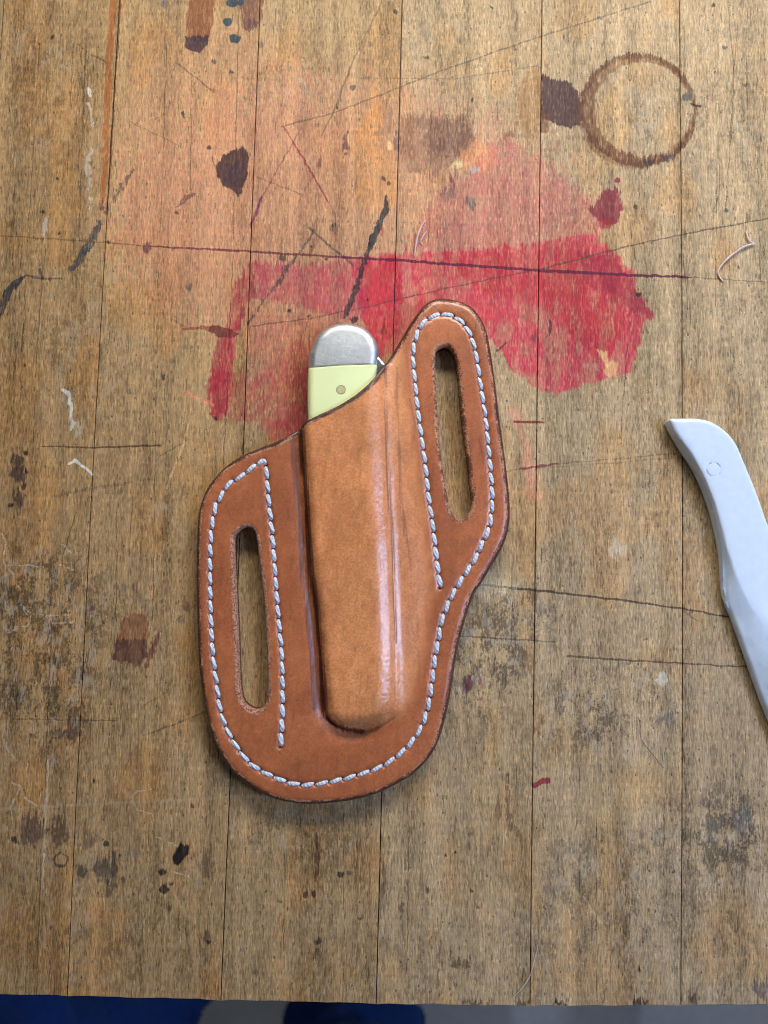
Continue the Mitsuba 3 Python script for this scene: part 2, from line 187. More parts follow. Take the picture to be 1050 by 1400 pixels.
('L',[(-13.16,-133.25,0.325),(-11.58,-137.21,0.325)],(0.44,0.328,0.183),0.5,0.7,0.4),
('L',[(-21.69,-95.38,0.54),(-19.59,-95.33,0.76),(-19.78,-102.49,0.435)],(0.504,0.36,0.18),0.4,1.4,0.5),
('E',(82.25,-46.59,1.73,1.95),(0.773,0.724,0.536),0.6,0.8,0.35),
('E',(25.51,-123.24,5.63,3.03),(0.415,0.313,0.166),0.45,2,0.4),
('E',(68.59,-9.01,2.6,2.17),(0.753,0.688,0.536),0.4,2.4,0.5),
('E',(29.98,-20.76,8.66,3.03),(0.773,0.67,0.432),0.4,3,0.6),
('E',(60.2,-85.08,5.2,10.82),(0.587,0.41,0.195),0.3,4,0.5),
('E',(70.73,-82.75,8.66,6.5),(0.587,0.424,0.21),0.3,4,0.5),
('P',[(-58.03,-100.81),(-56.88,-98.32),(-55.89,-96.87),(-53.98,-97.43),(-53.26,-99.46),(-54.47,-100.72),(-55.02,-102.36),(-56.25,-103.01),(-57.54,-102.43)],(0.012,0.011,0.011),0.97,0.5,0.05),
('E',(-60.78,-104.96,1.08,0.87),(0.014,0.012,0.011),0.88,0.5,0.12),
('E',(-59.94,-109.62,1.3,1.3),(0.014,0.012,0.011),0.88,0.5,0.12),
('E',(-58.12,-108.15,0.43,0.43),(0.026,0.019,0.016),0.88,0.5,0.12),
('E',(-81.55,-79.82,0.69,0.74),(0.026,0.019,0.016),0.88,0.5,0.12),
('E',(-76.94,-104.55,3.25,3.03),(0.05,0.043,0.036),0.75,2.6,0.12),
('E',(-75.2,-110.0,1.08,2.6),(0.057,0.043,0.034),0.6,2,0.12),
('E',(-84.23,-105.55,1.52,1.52),(0.061,0.049,0.036),0.75,1.5,0.12),
('E',(-98.68,-94.47,3.68,4.33),(0.069,0.043,0.036),0.75,3,0.12),
('E',(-91.12,-94.28,2.38,3.68),(0.065,0.04,0.031),0.72,3,0.12),
('E',(-103.59,-96.85,0.87,0.97),(0.026,0.019,0.016),0.88,0.5,0.12),
('E',(-77.09,-97.4,0.74,0.74),(0.026,0.019,0.016),0.88,0.5,0.12),
('E',(-71.98,-107.48,0.65,1.08),(0.053,0.04,0.031),0.88,0.5,0.12),
('E',(-73.14,-100.78,0.43,0.43),(0.026,0.019,0.016),0.88,0.5,0.12),
('E',(-82.15,-96.92,1.95,3.03),(0.087,0.06,0.041),0.5,2.5,0.12),
('R',(-89.84,-102.43,2.06,-89.85,-102.23,1.52),(0.04,0.029,0.023),0.8,0.3,0.3),
('E',(-47.27,-122.45,0.87,1.73),(0.057,0.034,0.025),0.7,1.4,0.12),
('E',(-48.32,-102.19,2.17,3.46),(0.082,0.053,0.034),0.5,3,0.12),
('E',(-58.67,-114.66,0.65,0.87),(0.05,0.032,0.021),0.7,1,0.12),
('E',(-46.79,-124.05,0.43,0.43),(0.026,0.019,0.016),0.88,0.5,0.12),
('E',(-92.52,-126.21,0.35,0.35),(0.026,0.019,0.016),0.88,0.5,0.12),
('E',(-52.56,-86.3,0.52,0.56),(0.21,0.029,0.019),0.88,0.5,0.12),
('E',(-109.02,12.37,1.73,2.17),(0.053,0.034,0.027),0.85,1.2,0.12),
('E',(-108.58,8.46,2.38,2.38),(0.05,0.032,0.029),0.85,1.4,0.12),
('E',(-106.98,14.61,0.65,0.65),(0.026,0.019,0.016),0.88,0.5,0.12),
('E',(-106.24,9.17,0.43,0.43),(0.026,0.019,0.016),0.88,0.5,0.12),
('E',(-107.94,1.08,1.52,2.17),(0.061,0.04,0.034),0.8,1.6,0.12),
('E',(-106.87,5.02,0.65,1.08),(0.026,0.019,0.016),0.88,0.5,0.12),
('E',(-110.19,-1.15,0.65,0.65),(0.026,0.019,0.016),0.88,0.5,0.12),
('E',(-109.56,-0.91,0.43,0.43),(0.026,0.019,0.016),0.88,0.5,0.12),
('E',(-108.27,41.25,0.52,0.52),(0.043,0.029,0.019),0.88,0.5,0.12),
('E',(-106.21,143.73,0.43,0.43),(0.026,0.019,0.016),0.88,0.5,0.12),
('E',(-96.58,140.47,0.43,0.43),(0.026,0.019,0.016),0.88,0.5,0.12),
('E',(-55.94,137.11,0.65,0.65),(0.073,0.071,0.059),0.88,0.5,0.12),
('E',(-64.66,120.31,0.65,0.65),(0.026,0.019,0.016),0.88,0.5,0.12),
('E',(-63.95,119.4,0.35,0.35),(0.026,0.019,0.016),0.88,0.5,0.12),
('E',(-49.98,134.0,0.52,0.52),(0.043,0.049,0.05),0.88,0.5,0.12),
('E',(-82.15,135.23,0.43,1.08),(0.138,0.103,0.073),0.6,0.5,0.12),
('E',(-101.99,98.99,0.43,0.43),(0.026,0.019,0.016),0.88,0.5,0.12),
('E',(-105.84,88.13,0.43,0.43),(0.026,0.019,0.016),0.88,0.5,0.12),
('E',(-100.61,81.67,0.43,0.43),(0.026,0.019,0.016),0.88,0.5,0.12),
('E',(-85.44,79.35,0.43,0.43),(0.026,0.019,0.016),0.88,0.5,0.12),
('E',(-56.18,109.89,0.52,0.52),(0.026,0.019,0.016),0.88,0.5,0.12),
('E',(-60.55,66.22,0.65,1.52),(0.092,0.076,0.059),0.75,0.8,0.12),
('E',(-67.03,38.79,0.52,0.97),(0.046,0.032,0.023),0.88,0.5,0.12),
('E',(-51.23,26.39,0.48,0.48),(0.026,0.019,0.016),0.88,0.5,0.12),
('E',(-64.39,43.3,1.3,0.52),(0.157,0.114,0.062),0.6,0.6,0.12),
('E',(-69.8,13.4,0.39,1.95),(0.21,0.076,0.031),0.6,0.5,0.12),
('E',(-76.19,33.68,1.08,0.43),(0.21,0.142,0.069),0.5,0.5,0.12),
('E',(-12.81,130.1,0.87,0.87),(0.061,0.071,0.059),0.85,0.3,0.12),
('E',(-0.64,154.87,0.74,0.65),(0.026,0.019,0.016),0.88,0.5,0.12),
('E',(8.95,140.28,1.08,0.56),(0.069,0.037,0.027),0.88,0.5,0.12),
('E',(23.82,127.13,0.52,0.52),(0.026,0.019,0.016),0.88,0.5,0.12),
('E',(-17.55,123.68,0.43,0.43),(0.026,0.019,0.016),0.88,0.5,0.12),
('E',(-8.83,124.38,0.43,1.08),(0.21,0.119,0.073),0.5,0.5,0.12),
('E',(-8.26,144.28,0.35,0.65),(0.108,0.08,0.056),0.6,0.5,0.12),
('E',(-34.96,147.79,1.08,2.6),(0.21,0.162,0.111),0.5,2,0.12),
('E',(29.14,157.1,0.35,0.35),(0.026,0.019,0.016),0.88,0.5,0.12),
('E',(-41.54,142.9,0.65,0.87),(0.108,0.071,0.05),0.6,0.5,0.12),
('E',(-17.86,141.67,0.87,1.95),(0.157,0.109,0.069),0.3,2,0.12),
('E',(-14.32,112.64,0.87,3.03),(0.131,0.046,0.05),0.8,1.4,0.12),
('E',(0.86,113.05,0.76,2.6),(0.164,0.08,0.059),0.7,1.2,0.12),
('E',(-22.37,105.96,0.65,1.95),(0.172,0.056,0.066),0.7,1,0.12),
('E',(-5.25,115.89,1.08,0.87),(0.172,0.125,0.097),0.5,1,0.12),
('E',(-1.13,112.3,0.87,1.3),(0.85,0.57,0.235),0.7,0.8,0.12),
('E',(17.59,102.44,0.65,1.3),(0.186,0.021,0.05),0.85,0.5,0.12),
('E',(16.81,97.37,2.17,1.73),(0.157,0.109,0.097),0.6,2.5,0.12),
('E',(23.75,94.58,1.3,1.95),(0.097,0.109,0.097),0.75,1.8,0.12),
('E',(24.67,105.16,1.08,1.08),(0.473,0.479,0.457),0.6,1,0.12),
('E',(10.91,92.63,1.73,2.17),(0.504,0.212,0.133),0.4,2,0.12),
('E',(34.96,116.74,2.17,1.3),(0.218,0.084,0.044),0.6,1.5,0.12),
('E',(13.13,103.01,1.08,0.87),(0.21,0.071,0.077),0.5,1.2,0.12),
('E',(19.51,106.63,1.3,1.08),(0.85,0.688,0.3),0.6,1,0.12),
('E',(-2.66,85.2,0.65,1.3),(0.411,0.037,0.041),0.6,0.8,0.12),
('E',(-17.55,86.62,0.43,0.43),(0.026,0.019,0.016),0.88,0.5,0.12),
('E',(-24.19,79.63,0.26,0.26),(0.026,0.019,0.016),0.88,0.5,0.12),
('E',(-19.21,75.91,0.26,0.26),(0.026,0.019,0.016),0.88,0.5,0.12),
('E',(-30.15,59.84,0.43,0.43),(0.026,0.019,0.016),0.88,0.5,0.12),
('E',(-23.95,58.43,0.39,0.39),(0.026,0.019,0.016),0.88,0.5,0.12),
('E',(-6.94,63.6,0.32,0.32),(0.026,0.019,0.016),0.88,0.5,0.12),
('E',(-1.63,54.33,0.87,1.3),(0.21,0.025,0.019),0.7,0.8,0.12),
('E',(0.82,53.05,0.43,1.08),(0.138,0.037,0.029),0.6,0.8,0.12),
('E',(97.42,159.68,0.65,0.65),(0.026,0.019,0.016),0.88,0.5,0.12),
('E',(101.44,146.09,0.65,0.65),(0.061,0.071,0.066),0.88,0.5,0.12),
('E',(107.24,134.29,1.08,0.43),(0.108,0.067,0.036),0.8,0.6,0.12),
('E',(98.27,138.02,0.32,0.32),(0.026,0.019,0.016),0.88,0.5,0.12),
('E',(91.29,112.02,0.35,0.35),(0.026,0.019,0.016),0.88,0.5,0.12),
('E',(101.72,94.61,0.65,0.65),(0.043,0.053,0.056),0.88,0.5,0.12),
('E',(103.94,94.9,0.32,0.32),(0.026,0.019,0.016),0.88,0.5,0.12),
('E',(73.95,94.78,0.56,0.56),(0.061,0.071,0.056),0.88,0.5,0.12),
('E',(78.18,93.3,1.73,1.3),(0.504,0.424,0.28),0.4,1.6,0.12),
('E',(108.59,92.74,0.52,1.3),(0.131,0.076,0.041),0.7,0.8,0.12),
('E',(107.9,87.71,0.35,0.87),(0.138,0.076,0.041),0.7,0.6,0.12),
('E',(105.19,76.97,0.22,0.43),(0.026,0.019,0.016),0.88,0.5,0.12),
('E',(111.21,84.84,0.65,1.08),(0.361,0.336,0.235),0.5,0.8,0.12),
('E',(49.07,154.33,0.22,0.22),(0.026,0.019,0.016),0.88,0.5,0.12),
('E',(62.62,154.7,0.52,0.43),(0.082,0.064,0.05),0.88,0.5,0.12),
('E',(91.93,75.71,0.43,0.87),(0.21,0.189,0.126),0.5,0.7,0.12),
('P',[(-76.17,-34.17),(-73.48,-32.19),(-71.8,-31.51),(-68.97,-32.5),(-67.5,-36.5),(-67.75,-40.32),(-68.59,-45.21),(-71.7,-47.18),(-73.26,-45.75),(-75.38,-46.01),(-78.0,-44.81)],(0.218,0.064,0.023),0.85,0.8,0.2),
('P',[(-76.97,-39.71),(-68.03,-38.84),(-68.19,-44.56),(-71.06,-47.17),(-71.9,-47.4),(-73.27,-45.54),(-75.59,-46.02),(-78.0,-44.81)],(0.069,0.029,0.029),0.85,0.8,0.2),
('L',[(-64.5,-36.63,0.325),(-66.21,-41.34,0.865),(-68.08,-47.09,0.54)],(0.202,0.06,0.038),0.85,0.6,0.2),
('E',(-84.92,-30.36,1.08,0.87),(0.131,0.049,0.05),0.75,0.8,0.12),
('E',(-81.07,-34.51,0.43,0.43),(0.026,0.019,0.016),0.88,0.5,0.12),
('E',(-57.75,-29.44,0.87,1.08),(0.144,0.064,0.05),0.65,1,0.12),
('E',(-76.2,-24.58,1.95,1.3),(0.144,0.114,0.081),0.6,2,0.12),
('E',(-81.51,-21.51,3.03,2.17),(0.186,0.131,0.073),0.5,2.6,0.12),
('E',(-58.44,-33.29,1.08,0.87),(0.119,0.098,0.069),0.55,1.4,0.12),
('E',(-71.17,-26.59,1.73,2.17),(0.157,0.125,0.081),0.4,2.5,0.12),
('E',(-85.83,-25.26,1.08,1.08),(0.092,0.076,0.053),0.7,1.2,0.12),
('E',(-88.61,-66.08,2.17,3.03),(0.073,0.046,0.031),0.7,2.6,0.12),
('E',(-92.18,-66.8,1.73,1.3),(0.057,0.043,0.036),0.7,1.6,0.12),
('E',(-74.21,-65.71,1.08,1.52),(0.131,0.089,0.05),0.5,1.6,0.12),
('L',[(-16.89,-94.44,0.435),(-16.49,-100.36,0.65),(-16.9,-107.1,0.34)],(0.087,0.032,0.021),0.7,1.0,0.35),
('L',[(-16.12,-125.29,0.27),(-16.45,-127.72,0.27)],(0.032,0.019,0.013),0.6,0.3,0.3),
('E',(-19.53,-110.22,0.87,0.97),(0.034,0.019,0.015),0.88,0.5,0.12),
('E',(-17.44,-109.96,0.87,1.3),(0.034,0.019,0.015),0.88,0.5,0.12),
('E',(-9.86,-104.48,0.74,0.65),(0.026,0.019,0.016),0.88,0.5,0.12),
('E',(-7.36,-104.01,0.54,0.54),(0.061,0.04,0.027),0.7,0.5,0.12),
('E',(-15.56,-123.07,0.65,0.87),(0.034,0.025,0.021),0.88,0.5,0.12),
('E',(-3.65,-116.51,0.65,0.43),(0.05,0.032,0.021),0.88,0.5,0.12),
('E',(-26.56,-112.43,0.39,0.39),(0.026,0.019,0.016),0.88,0.5,0.12),
('E',(-30.64,-109.69,0.35,0.35),(0.026,0.019,0.016),0.88,0.5,0.12),
('E',(-2.27,-90.78,0.43,1.73),(0.061,0.034,0.027),0.6,1,0.12),
('E',(-3.26,-100.64,0.43,3.03),(0.082,0.04,0.034),0.4,1.2,0.12),
('E',(2.39,-108.04,0.52,4.33),(0.087,0.046,0.027),0.5,1.4,0.12),
('E',(14.96,-108.13,0.52,1.3),(0.046,0.032,0.025),0.8,0.7,0.12),
('E',(8.17,-113.17,0.43,1.52),(0.097,0.06,0.038),0.7,1,0.12),
('E',(30.11,-112.41,0.56,0.56),(0.026,0.019,0.016),0.88,0.5,0.12),
('E',(27.94,-108.0,0.35,0.35),(0.026,0.019,0.016),0.88,0.5,0.12),
('E',(20.41,-98.2,0.35,0.35),(0.026,0.019,0.016),0.88,0.5,0.12),
('E',(21.84,-117.08,0.32,0.32),(0.026,0.019,0.016),0.88,0.5,0.12),
('E',(23.33,-97.51,0.35,0.35),(0.026,0.019,0.016),0.88,0.5,0.12),
('L',[(37.49,-75.33,0.325),(37.79,-81.53,0.65),(38.78,-90.77,0.54)],(0.125,0.06,0.038),0.7,1.0,0.35),
('E',(34.91,-85.72,0.65,2.6),(0.108,0.053,0.034),0.5,1.4,0.12),
('E',(25.6,-128.06,2.6,1.52),(0.073,0.034,0.021),0.65,2,0.12),
('L',[(19.04,-122.8,0.54),(19.13,-136.84,0.27)],(0.092,0.049,0.029),0.5,1.6,0.5),
('L',[(23.63,-133.73,0.435),(22.66,-136.75,0.27)],(0.055,0.028,0.017),0.6,1,0.4),
('E',(25.8,-49.73,1.52,1.95),(0.119,0.029,0.044),0.85,1.2,0.12),
('E',(29.18,-48.38,0.74,1.08),(0.218,0.049,0.066),0.7,0.8,0.12),
('E',(29.49,-53.63,0.65,0.87),(0.253,0.04,0.056),0.7,0.8,0.12),
('E',(33.82,-45.1,0.52,0.52),(0.21,0.053,0.062),0.7,0.5,0.12),
('L',[(45.56,-78.02,0.76),(47.02,-77.15,0.865),(49.55,-76.47,0.76)],(0.271,0.021,0.036),0.92,0.5,0.1),
('E',(75.98,-128.4,0.43,0.87),(0.012,0.009,0.008),0.95,0.3,0.12),
('L',[(47.91,-80.23,0.27),(48.24,-89.91,0.325)],(0.09,0.057,0.035),0.6,0.5,0.4),
('L',[(66.84,-131.64,0.325),(65.64,-137.67,0.325)],(0.09,0.063,0.039),0.5,0.6,0.4),
('L',[(51.55,-121.98,0.435),(51.83,-127.61,0.34)],(0.077,0.06,0.047),0.5,1,0.5),
('L',[(56.66,-110.73,0.325),(56.7,-115.39,0.435)],(0.077,0.048,0.031),0.5,1,0.5),
('E',(53.4,-138.18,1.95,0.87),(0.017,0.014,0.011),0.9,1.2,0.12),
('E',(76.22,-137.61,1.52,1.08),(0.034,0.023,0.016),0.85,1.2,0.12),
('E',(91.79,-136.22,1.08,1.73),(0.057,0.032,0.019),0.7,1.6,0.12),
('E',(43.03,-138.64,1.73,0.87),(0.043,0.027,0.018),0.7,1.4,0.12),
('E',(29.55,-138.98,3.03,0.65),(0.053,0.032,0.019),0.8,1,0.12),
('E',(105.52,-86.4,3.46,3.25),(0.119,0.119,0.111),0.6,5,0.12),
('E',(96.46,-89.09,2.17,2.6),(0.119,0.114,0.093),0.55,3.4,0.12),
('E',(110.5,-133.35,2.6,1.73),(0.073,0.08,0.106),0.6,3,0.12),
('E',(94.57,-79.04,1.73,2.6),(0.172,0.125,0.085),0.5,3,0.12),
('E',(103.71,-117.03,0.65,0.74),(0.125,0.064,0.044),0.8,0.6,0.12),
('E',(85.52,-101.45,0.56,0.43),(0.073,0.053,0.038),0.88,0.5,0.12),
('E',(84.4,-58.5,1.3,1.52),(0.119,0.103,0.102),0.6,2,0.12),
('E',(81.22,-58.59,1.08,0.65),(0.157,0.125,0.097),0.5,1.4,0.12),
]
GRIME = [(-98.96,-28.38,19.48,19.48,0.75),(-104.42,-45.5,12.99,23.82,0.9),(-92.02,-57.8,9.74,19.48,0.9),(-92.11,45.9,12.99,25.98,0.45),(36.19,-33.39,12.99,12.99,0.7),(27.9,-48.41,12.99,15.15,0.8),(70.56,-53.62,17.32,15.15,0.6),(55.71,-58.2,12.99,10.82,0.5),(100.25,-88.18,17.32,12.99,0.75),(102.26,-112.62,17.32,25.98,0.3),(-35.89,129.47,17.32,15.15,0.45),(-37.33,-126.23,69.28,19.48,0.15),(-85.91,-113.32,38.97,25.98,0.25),(-23.86,-93.39,19.48,10.82,0.5),(66.68,-107.43,23.82,28.14,0.5),(55.33,-20.1,25.98,15.15,0.35),(107.34,64.62,10.82,12.99,0.45),(87.56,2.29,25.98,12.99,0.3),(76.29,123.2,6.5,9.74,0.5),(103.16,123.92,12.99,30.31,0.4),(-107.82,132.19,15.15,25.98,0.35),(-61.64,0.56,12.99,12.99,0.35),(23.16,-130.74,23.82,12.99,0.2),(-70.52,-40.39,25.98,17.32,0.25),(13.13,144.86,15.15,12.99,0.3)]
CRACKS = [[(-48.85,157.34),(-47.73,76.28),(-47.73,42.63),(-47.94,9.61)],[(-70.02,75.68),(-68.95,37.63),(-66.49,-44.52)],[(-70.57,142.58),(-69.94,98.47),(-70.02,75.68)],[(-60.8,66.89),(-59.52,11.49)],[(-62.43,131.09),(-61.4,96.41)],[(-95.58,156.06),(-95.12,120.88),(-94.3,79.57)],[(-99.35,141.8),(-98.93,99.99)],[(-109.69,141.52),(-109.76,79.15),(-109.61,45.44)],[(-104.34,77.03),(-105.23,45.55),(-104.44,8.13)],[(-96.47,-34.7),(-96.06,-57.91),(-95.53,-82.86)],[(-90.89,-2.38),(-96.2,-24.03)],[(102.4,161.48),(102.82,152.02),(104.11,136.78),(103.13,116.96)],[(100.13,161.41),(99.66,154.3),(97.83,142.47)],[(106.47,161.59),(104.6,147.35),(103.18,128.58)],[(103.17,125.09),(102.45,112.32),(101.27,95.06)],[(99.12,119.17),(99.51,99.59),(97.49,93.81),(93.05,90.73)],[(110.75,119.49),(111.47,91.91),(111.8,72.62)],[(102.57,84.83),(102.05,64.48)],[(98.62,100.71),(98.09,64.37)],[(-95.66,-103.39),(-94.89,-139.7)],[(-78.81,-2.06),(-77.56,-36.33),(-78.23,-57.45)],[(11.29,126.09),(11.36,82.39)],[(22.31,135.72),(22.3,112.47)],[(74.86,-63.97),(75.24,-53.5),(75.63,-44.02)],[(75.24,-53.5),(76.14,-63.94),(80.18,-69.04),(82.52,-72.1)],[(63.49,-74.66),(63.46,-97.31),(63.98,-137.71)],[(58.4,-72.72),(58.72,-107.63)],[(82.96,-80.37),(82.79,-102.95)],[(72.05,-93.0),(72.18,-119.44)],[(78.85,19.49),(77.64,-6.62)],[(71.72,52.47),(69.69,23.64)],[(37.95,-7.66),(38.4,-37.58)],[(46.6,-9.59),(46.92,-18.17)],[(-74.74,-14.9),(-74.49,-1.95)],[(-9.33,-86.85),(-7.96,-133.52)],[(-26.11,-89.34),(-25.26,-125.93)],[(9.67,-88.43),(9.86,-131.07)],[(107.78,152.15),(108.06,119.41)]]
OUTLINE = [(-22.87,24.79),(-28.09,21.31),(-32.97,18.71),(-38.59,16.63),(-43.6,13.92),(-47.1,11.04),(-50.55,6.89),(-52.41,3.0),(-53.59,-1.71),(-53.9,-9.56),(-53.54,-21.56),(-52.25,-40.74),(-51.45,-47.76),(-49.58,-57.6),(-47.87,-63.71),(-45.6,-68.56),(-42.06,-73.97),(-36.07,-78.9),(-28.7,-82.36),(-20.79,-83.57),(-10.68,-82.83),(-1.22,-80.65),(7.37,-76.49),(12.87,-72.1),(16.89,-65.94),(19.41,-57.06),(20.72,-49.62),(21.62,-42.36),(23.14,-34.63),(26.0,-24.74),(28.56,-20.27),(32.04,-14.29),(34.62,-9.37),(36.12,-4.59),(36.57,0.65),(35.91,8.73),(34.47,18.98),(32.8,30.15),(31.11,42.04),(28.98,53.35),(26.08,59.07),(22.5,61.97),(15.84,63.34),(11.12,61.89),(7.14,56.94),(4.25,51.71),(1.3,46.49),(-2.14,40.62),(-6.07,35.4),(-12.56,30.25)]
SLOT_R = [(13.78,45.68),(14.38,47.65),(15.86,48.67),(17.58,48.61),(18.89,47.34),(19.8,44.75),(20.77,38.92),(22.21,26.23),(23.76,15.98),(25.24,4.95),(25.29,1.98),(24.08,-0.81),(21.78,-2.24),(19.85,-0.49),(18.27,4.34),(15.86,18.34),(14.48,33.13)]
SLOT_L = [(-42.91,-9.94),(-42.36,-7.82),(-40.95,-6.31),(-39.28,-5.74),(-37.57,-6.43),(-36.54,-8.72),(-35.31,-16.26),(-33.67,-26.87),(-32.65,-37.65),(-31.84,-48.56),(-31.85,-54.11),(-32.79,-56.59),(-34.83,-57.67),(-37.14,-56.91),(-38.88,-54.9),(-39.91,-49.59),(-40.97,-35.58),(-42.35,-18.95)]
STITCH = [(-27.54,-67.72),(-27.37,-63.86),(-27.3,-56.86),(-27.4,-53.88),(-28.02,-42.21),(-29.47,-30.47),(-30.78,-18.65),(-31.93,-8.12),(-32.78,-1.92),(-33.46,2.92),(-34.42,11.38),(-35.35,13.69),(-38.13,11.77),(-41.2,9.08),(-44.8,6.71),(-46.96,3.21),(-48.63,-0.33),(-49.51,-7.19),(-49.52,-16.63),(-49.04,-26.2),(-48.37,-35.1),(-47.52,-43.12),(-46.16,-51.09),(-45.08,-57.19),(-43.0,-62.84),(-39.26,-68.77),(-35.19,-72.92),(-29.52,-75.86),(-23.99,-77.63),(-19.37,-77.92),(-12.21,-76.73),(-6.09,-75.06),(0.23,-72.78),(4.8,-69.93),(9.33,-65.56),(12.43,-60.4),(14.14,-54.45),(14.85,-48.9),(15.63,-41.7),(16.48,-36.65),(17.4,-30.91),(19.05,-26.31),(21.06,-22.1),(23.59,-17.86),(26.54,-13.18),(28.56,-8.52),(30.38,-4.27),(31.03,0.39),(31.11,5.88),(30.26,14.99),(28.77,27.77),(27.35,36.34),(25.91,45.05),(24.53,50.77),(22.47,54.63),(19.87,57.07),(16.25,58.18),(12.71,57.43),(9.69,54.95),(8.06,51.31),(7.31,46.84),(7.39,43.59),(8.09,37.34),(9.23,28.18),(10.71,19.06),(11.71,12.48),(12.85,3.71),(13.7,-1.12),(14.85,-8.88),(15.45,-14.02),(16.41,-19.72),(16.66,-21.79)]
CREASE_L = [(-25.62,28.74),(-24.54,21.69),(-23.29,9.57),(-21.98,-1.62),(-20.28,-18.38),(-18.51,-27.91),(-16.53,-44.4),(-15.32,-56.46),(-14.42,-58.89),(-12.71,-60.68),(-9.77,-62.03),(-4.79,-62.71),(-0.68,-61.59),(2.59,-60.08),(4.82,-58.39)]
CREASE_R = [(5.0,-54.38),(4.78,-49.92),(4.36,-37.29),(3.47,-22.09),(2.56,-6.75),(1.63,1.17),(0.47,17.56),(-0.65,32.63),(-0.68,41.83)]
SHOULDER = [(4.82,-58.39),(7.06,-56.7),(9.06,-53.79),(11.41,-48.0),(13.26,-37.66),(14.28,-27.27),(14.52,-18.93),(13.03,-8.5),(11.06,4.11),(9.03,18.94),(7.03,31.75),(5.52,41.43),(3.63,48.97)]
SHOULDER_RUN = [(8.27,-72.52),(9.68,-62.34),(11.41,-48.0),(13.26,-37.66),(14.28,-27.27),(14.52,-18.93),(13.03,-8.5),(11.06,4.11),(9.03,18.94),(7.03,31.75),(5.52,41.43),(3.63,48.97)]
CREST = [(-4.79,-62.71),(-0.68,-61.69),(2.57,-59.27),(4.33,-55.35),(4.82,-50.22),(4.4,-37.47),(3.5,-22.14),(2.58,-6.67),(1.64,1.32),(0.48,17.86),(-0.66,33.06),(-0.69,42.34)]
NICKS = [[(12.35,60.76),(14.75,59.08)],[(19.89,59.43),(21.87,56.86),(23.2,54.5)],[(25.73,56.53),(25.15,52.8)],[(11.9,32.96),(13.34,34.93)],[(32.9,36.75),(31.22,35.41)],[(33.19,5.53),(34.64,7.27)],[(-26.32,-55.93),(-26.2,-56.54)],[(17.29,-40.85),(17.71,-41.25)],[(-27.96,-68.18),(-27.5,-69.59)],[(-51.61,-0.49),(-49.37,1.26)],[(6.58,32.82),(9.41,21.09),(10.87,12.59)],[(5.68,-0.26),(8.19,-17.01)],[(27.0,21.55),(28.15,16.24)]]
BOLSTER = [(-23.22,40.79),(-23.23,43.6),(-22.69,46.42),(-21.42,49.91),(-20.09,51.68),(-18.43,53.02),(-16.33,54.06),(-14.43,54.54),(-12.3,54.71),(-10.16,54.44),(-8.44,53.94),(-6.72,53.12),(-5.41,52.07),(-4.31,50.8),(-3.42,49.31),(-2.85,47.59),(-2.7,46.08),(-2.86,44.14),(-3.03,42.41)]
HANDLE = [(-23.27,40.36),(-23.4,35.69),(-22.97,29.21),(-21.76,17.95),(-18.77,3.22),(-16.28,-9.3),(-13.94,-17.58),(-10.9,-21.65),(-7.75,-22.82),(-4.66,-21.49),(-3.11,-17.3),(-2.5,-8.94),(-2.42,3.65),(-2.77,24.83),(-3.22,37.67),(-3.16,41.97)]
TANG = [(-4.39,45.58),(-2.89,45.19),(-2.24,44.55),(-0.48,42.55),(-1.71,40.68),(-2.82,39.14),(-4.63,38.66)]
PIN = (-13.29,34.35)
FOLD_L = [(82.43,28.76),(83.52,25.94),(87.29,19.72),(91.0,13.95),(94.68,5.17),(96.87,-2.95),(98.31,-11.06),(99.18,-21.9),(101.93,-29.14),(105.5,-39.17),(109.05,-49.14),(112.38,-57.63),(119.6,-75.93),(126.76,-93.15)]
FOLD_R = [(137.34,-94.38),(138.53,-84.22),(134.62,-65.92),(126.54,-40.24),(118.3,-18.39),(112.03,-3.05),(108.05,8.19),(105.09,15.44),(102.2,22.15),(99.27,25.8),(95.59,28.31),(91.89,29.39),(86.73,29.47),(82.76,29.25)]
RIDGE = [(82.06,27.03),(83.12,25.77),(88.24,19.67),(92.49,12.08),(95.44,4.91),(97.25,-1.62),(98.67,-7.5),(99.84,-11.05),(102.55,-18.13),(106.09,-25.15),(110.04,-31.09),(116.03,-41.31),(124.21,-57.56),(130.22,-75.74)]
MOULD = (95.25,14.5)
CURL_A = [(10.08,88.69),(9.02,86.62),(8.19,84.33),(7.5,80.91),(7.24,77.51)]
CURL_A2 = [(10.6,85.3),(9.75,83.91),(8.9,82.08),(9.37,81.18)]
CURL_B = [(107.19,87.88),(108.05,84.96),(109.6,84.09),(107.38,83.35),(104.84,81.92),(101.98,79.59),(99.86,77.27),(98.75,75.43),(99.1,73.64),(100.17,72.32)]
HAIR = [(47.08,-122.27),(46.09,-126.31),(44.7,-130.95),(42.47,-134.4),(39.61,-137.47)]

rng = np.random.default_rng(7)
MM = 0.001


# ------------------------------------------------------------------ mesh helpers (millimetres in, metres out)
def put(key, v, f, bsdf, smooth=False, normals=None, **more):
    n = 1
    name = key
    while name in scene:
        name = f"{key}_{n:03d}"
        n += 1
    v = np.asarray(v, float) * MM
    if normals is not None:
        path = meshkit.write_ply((v, f), False, normals=normals)
        scene[name] = {"type": "ply", "filename": path, "face_normals": False, "bsdf": {"type": "ref", "id": bsdf}, **more}
    else:
        scene[name] = mikit.ply(trimesh.Trimesh(v, f, process=False), bsdf, smooth=smooth, **more)
    return name


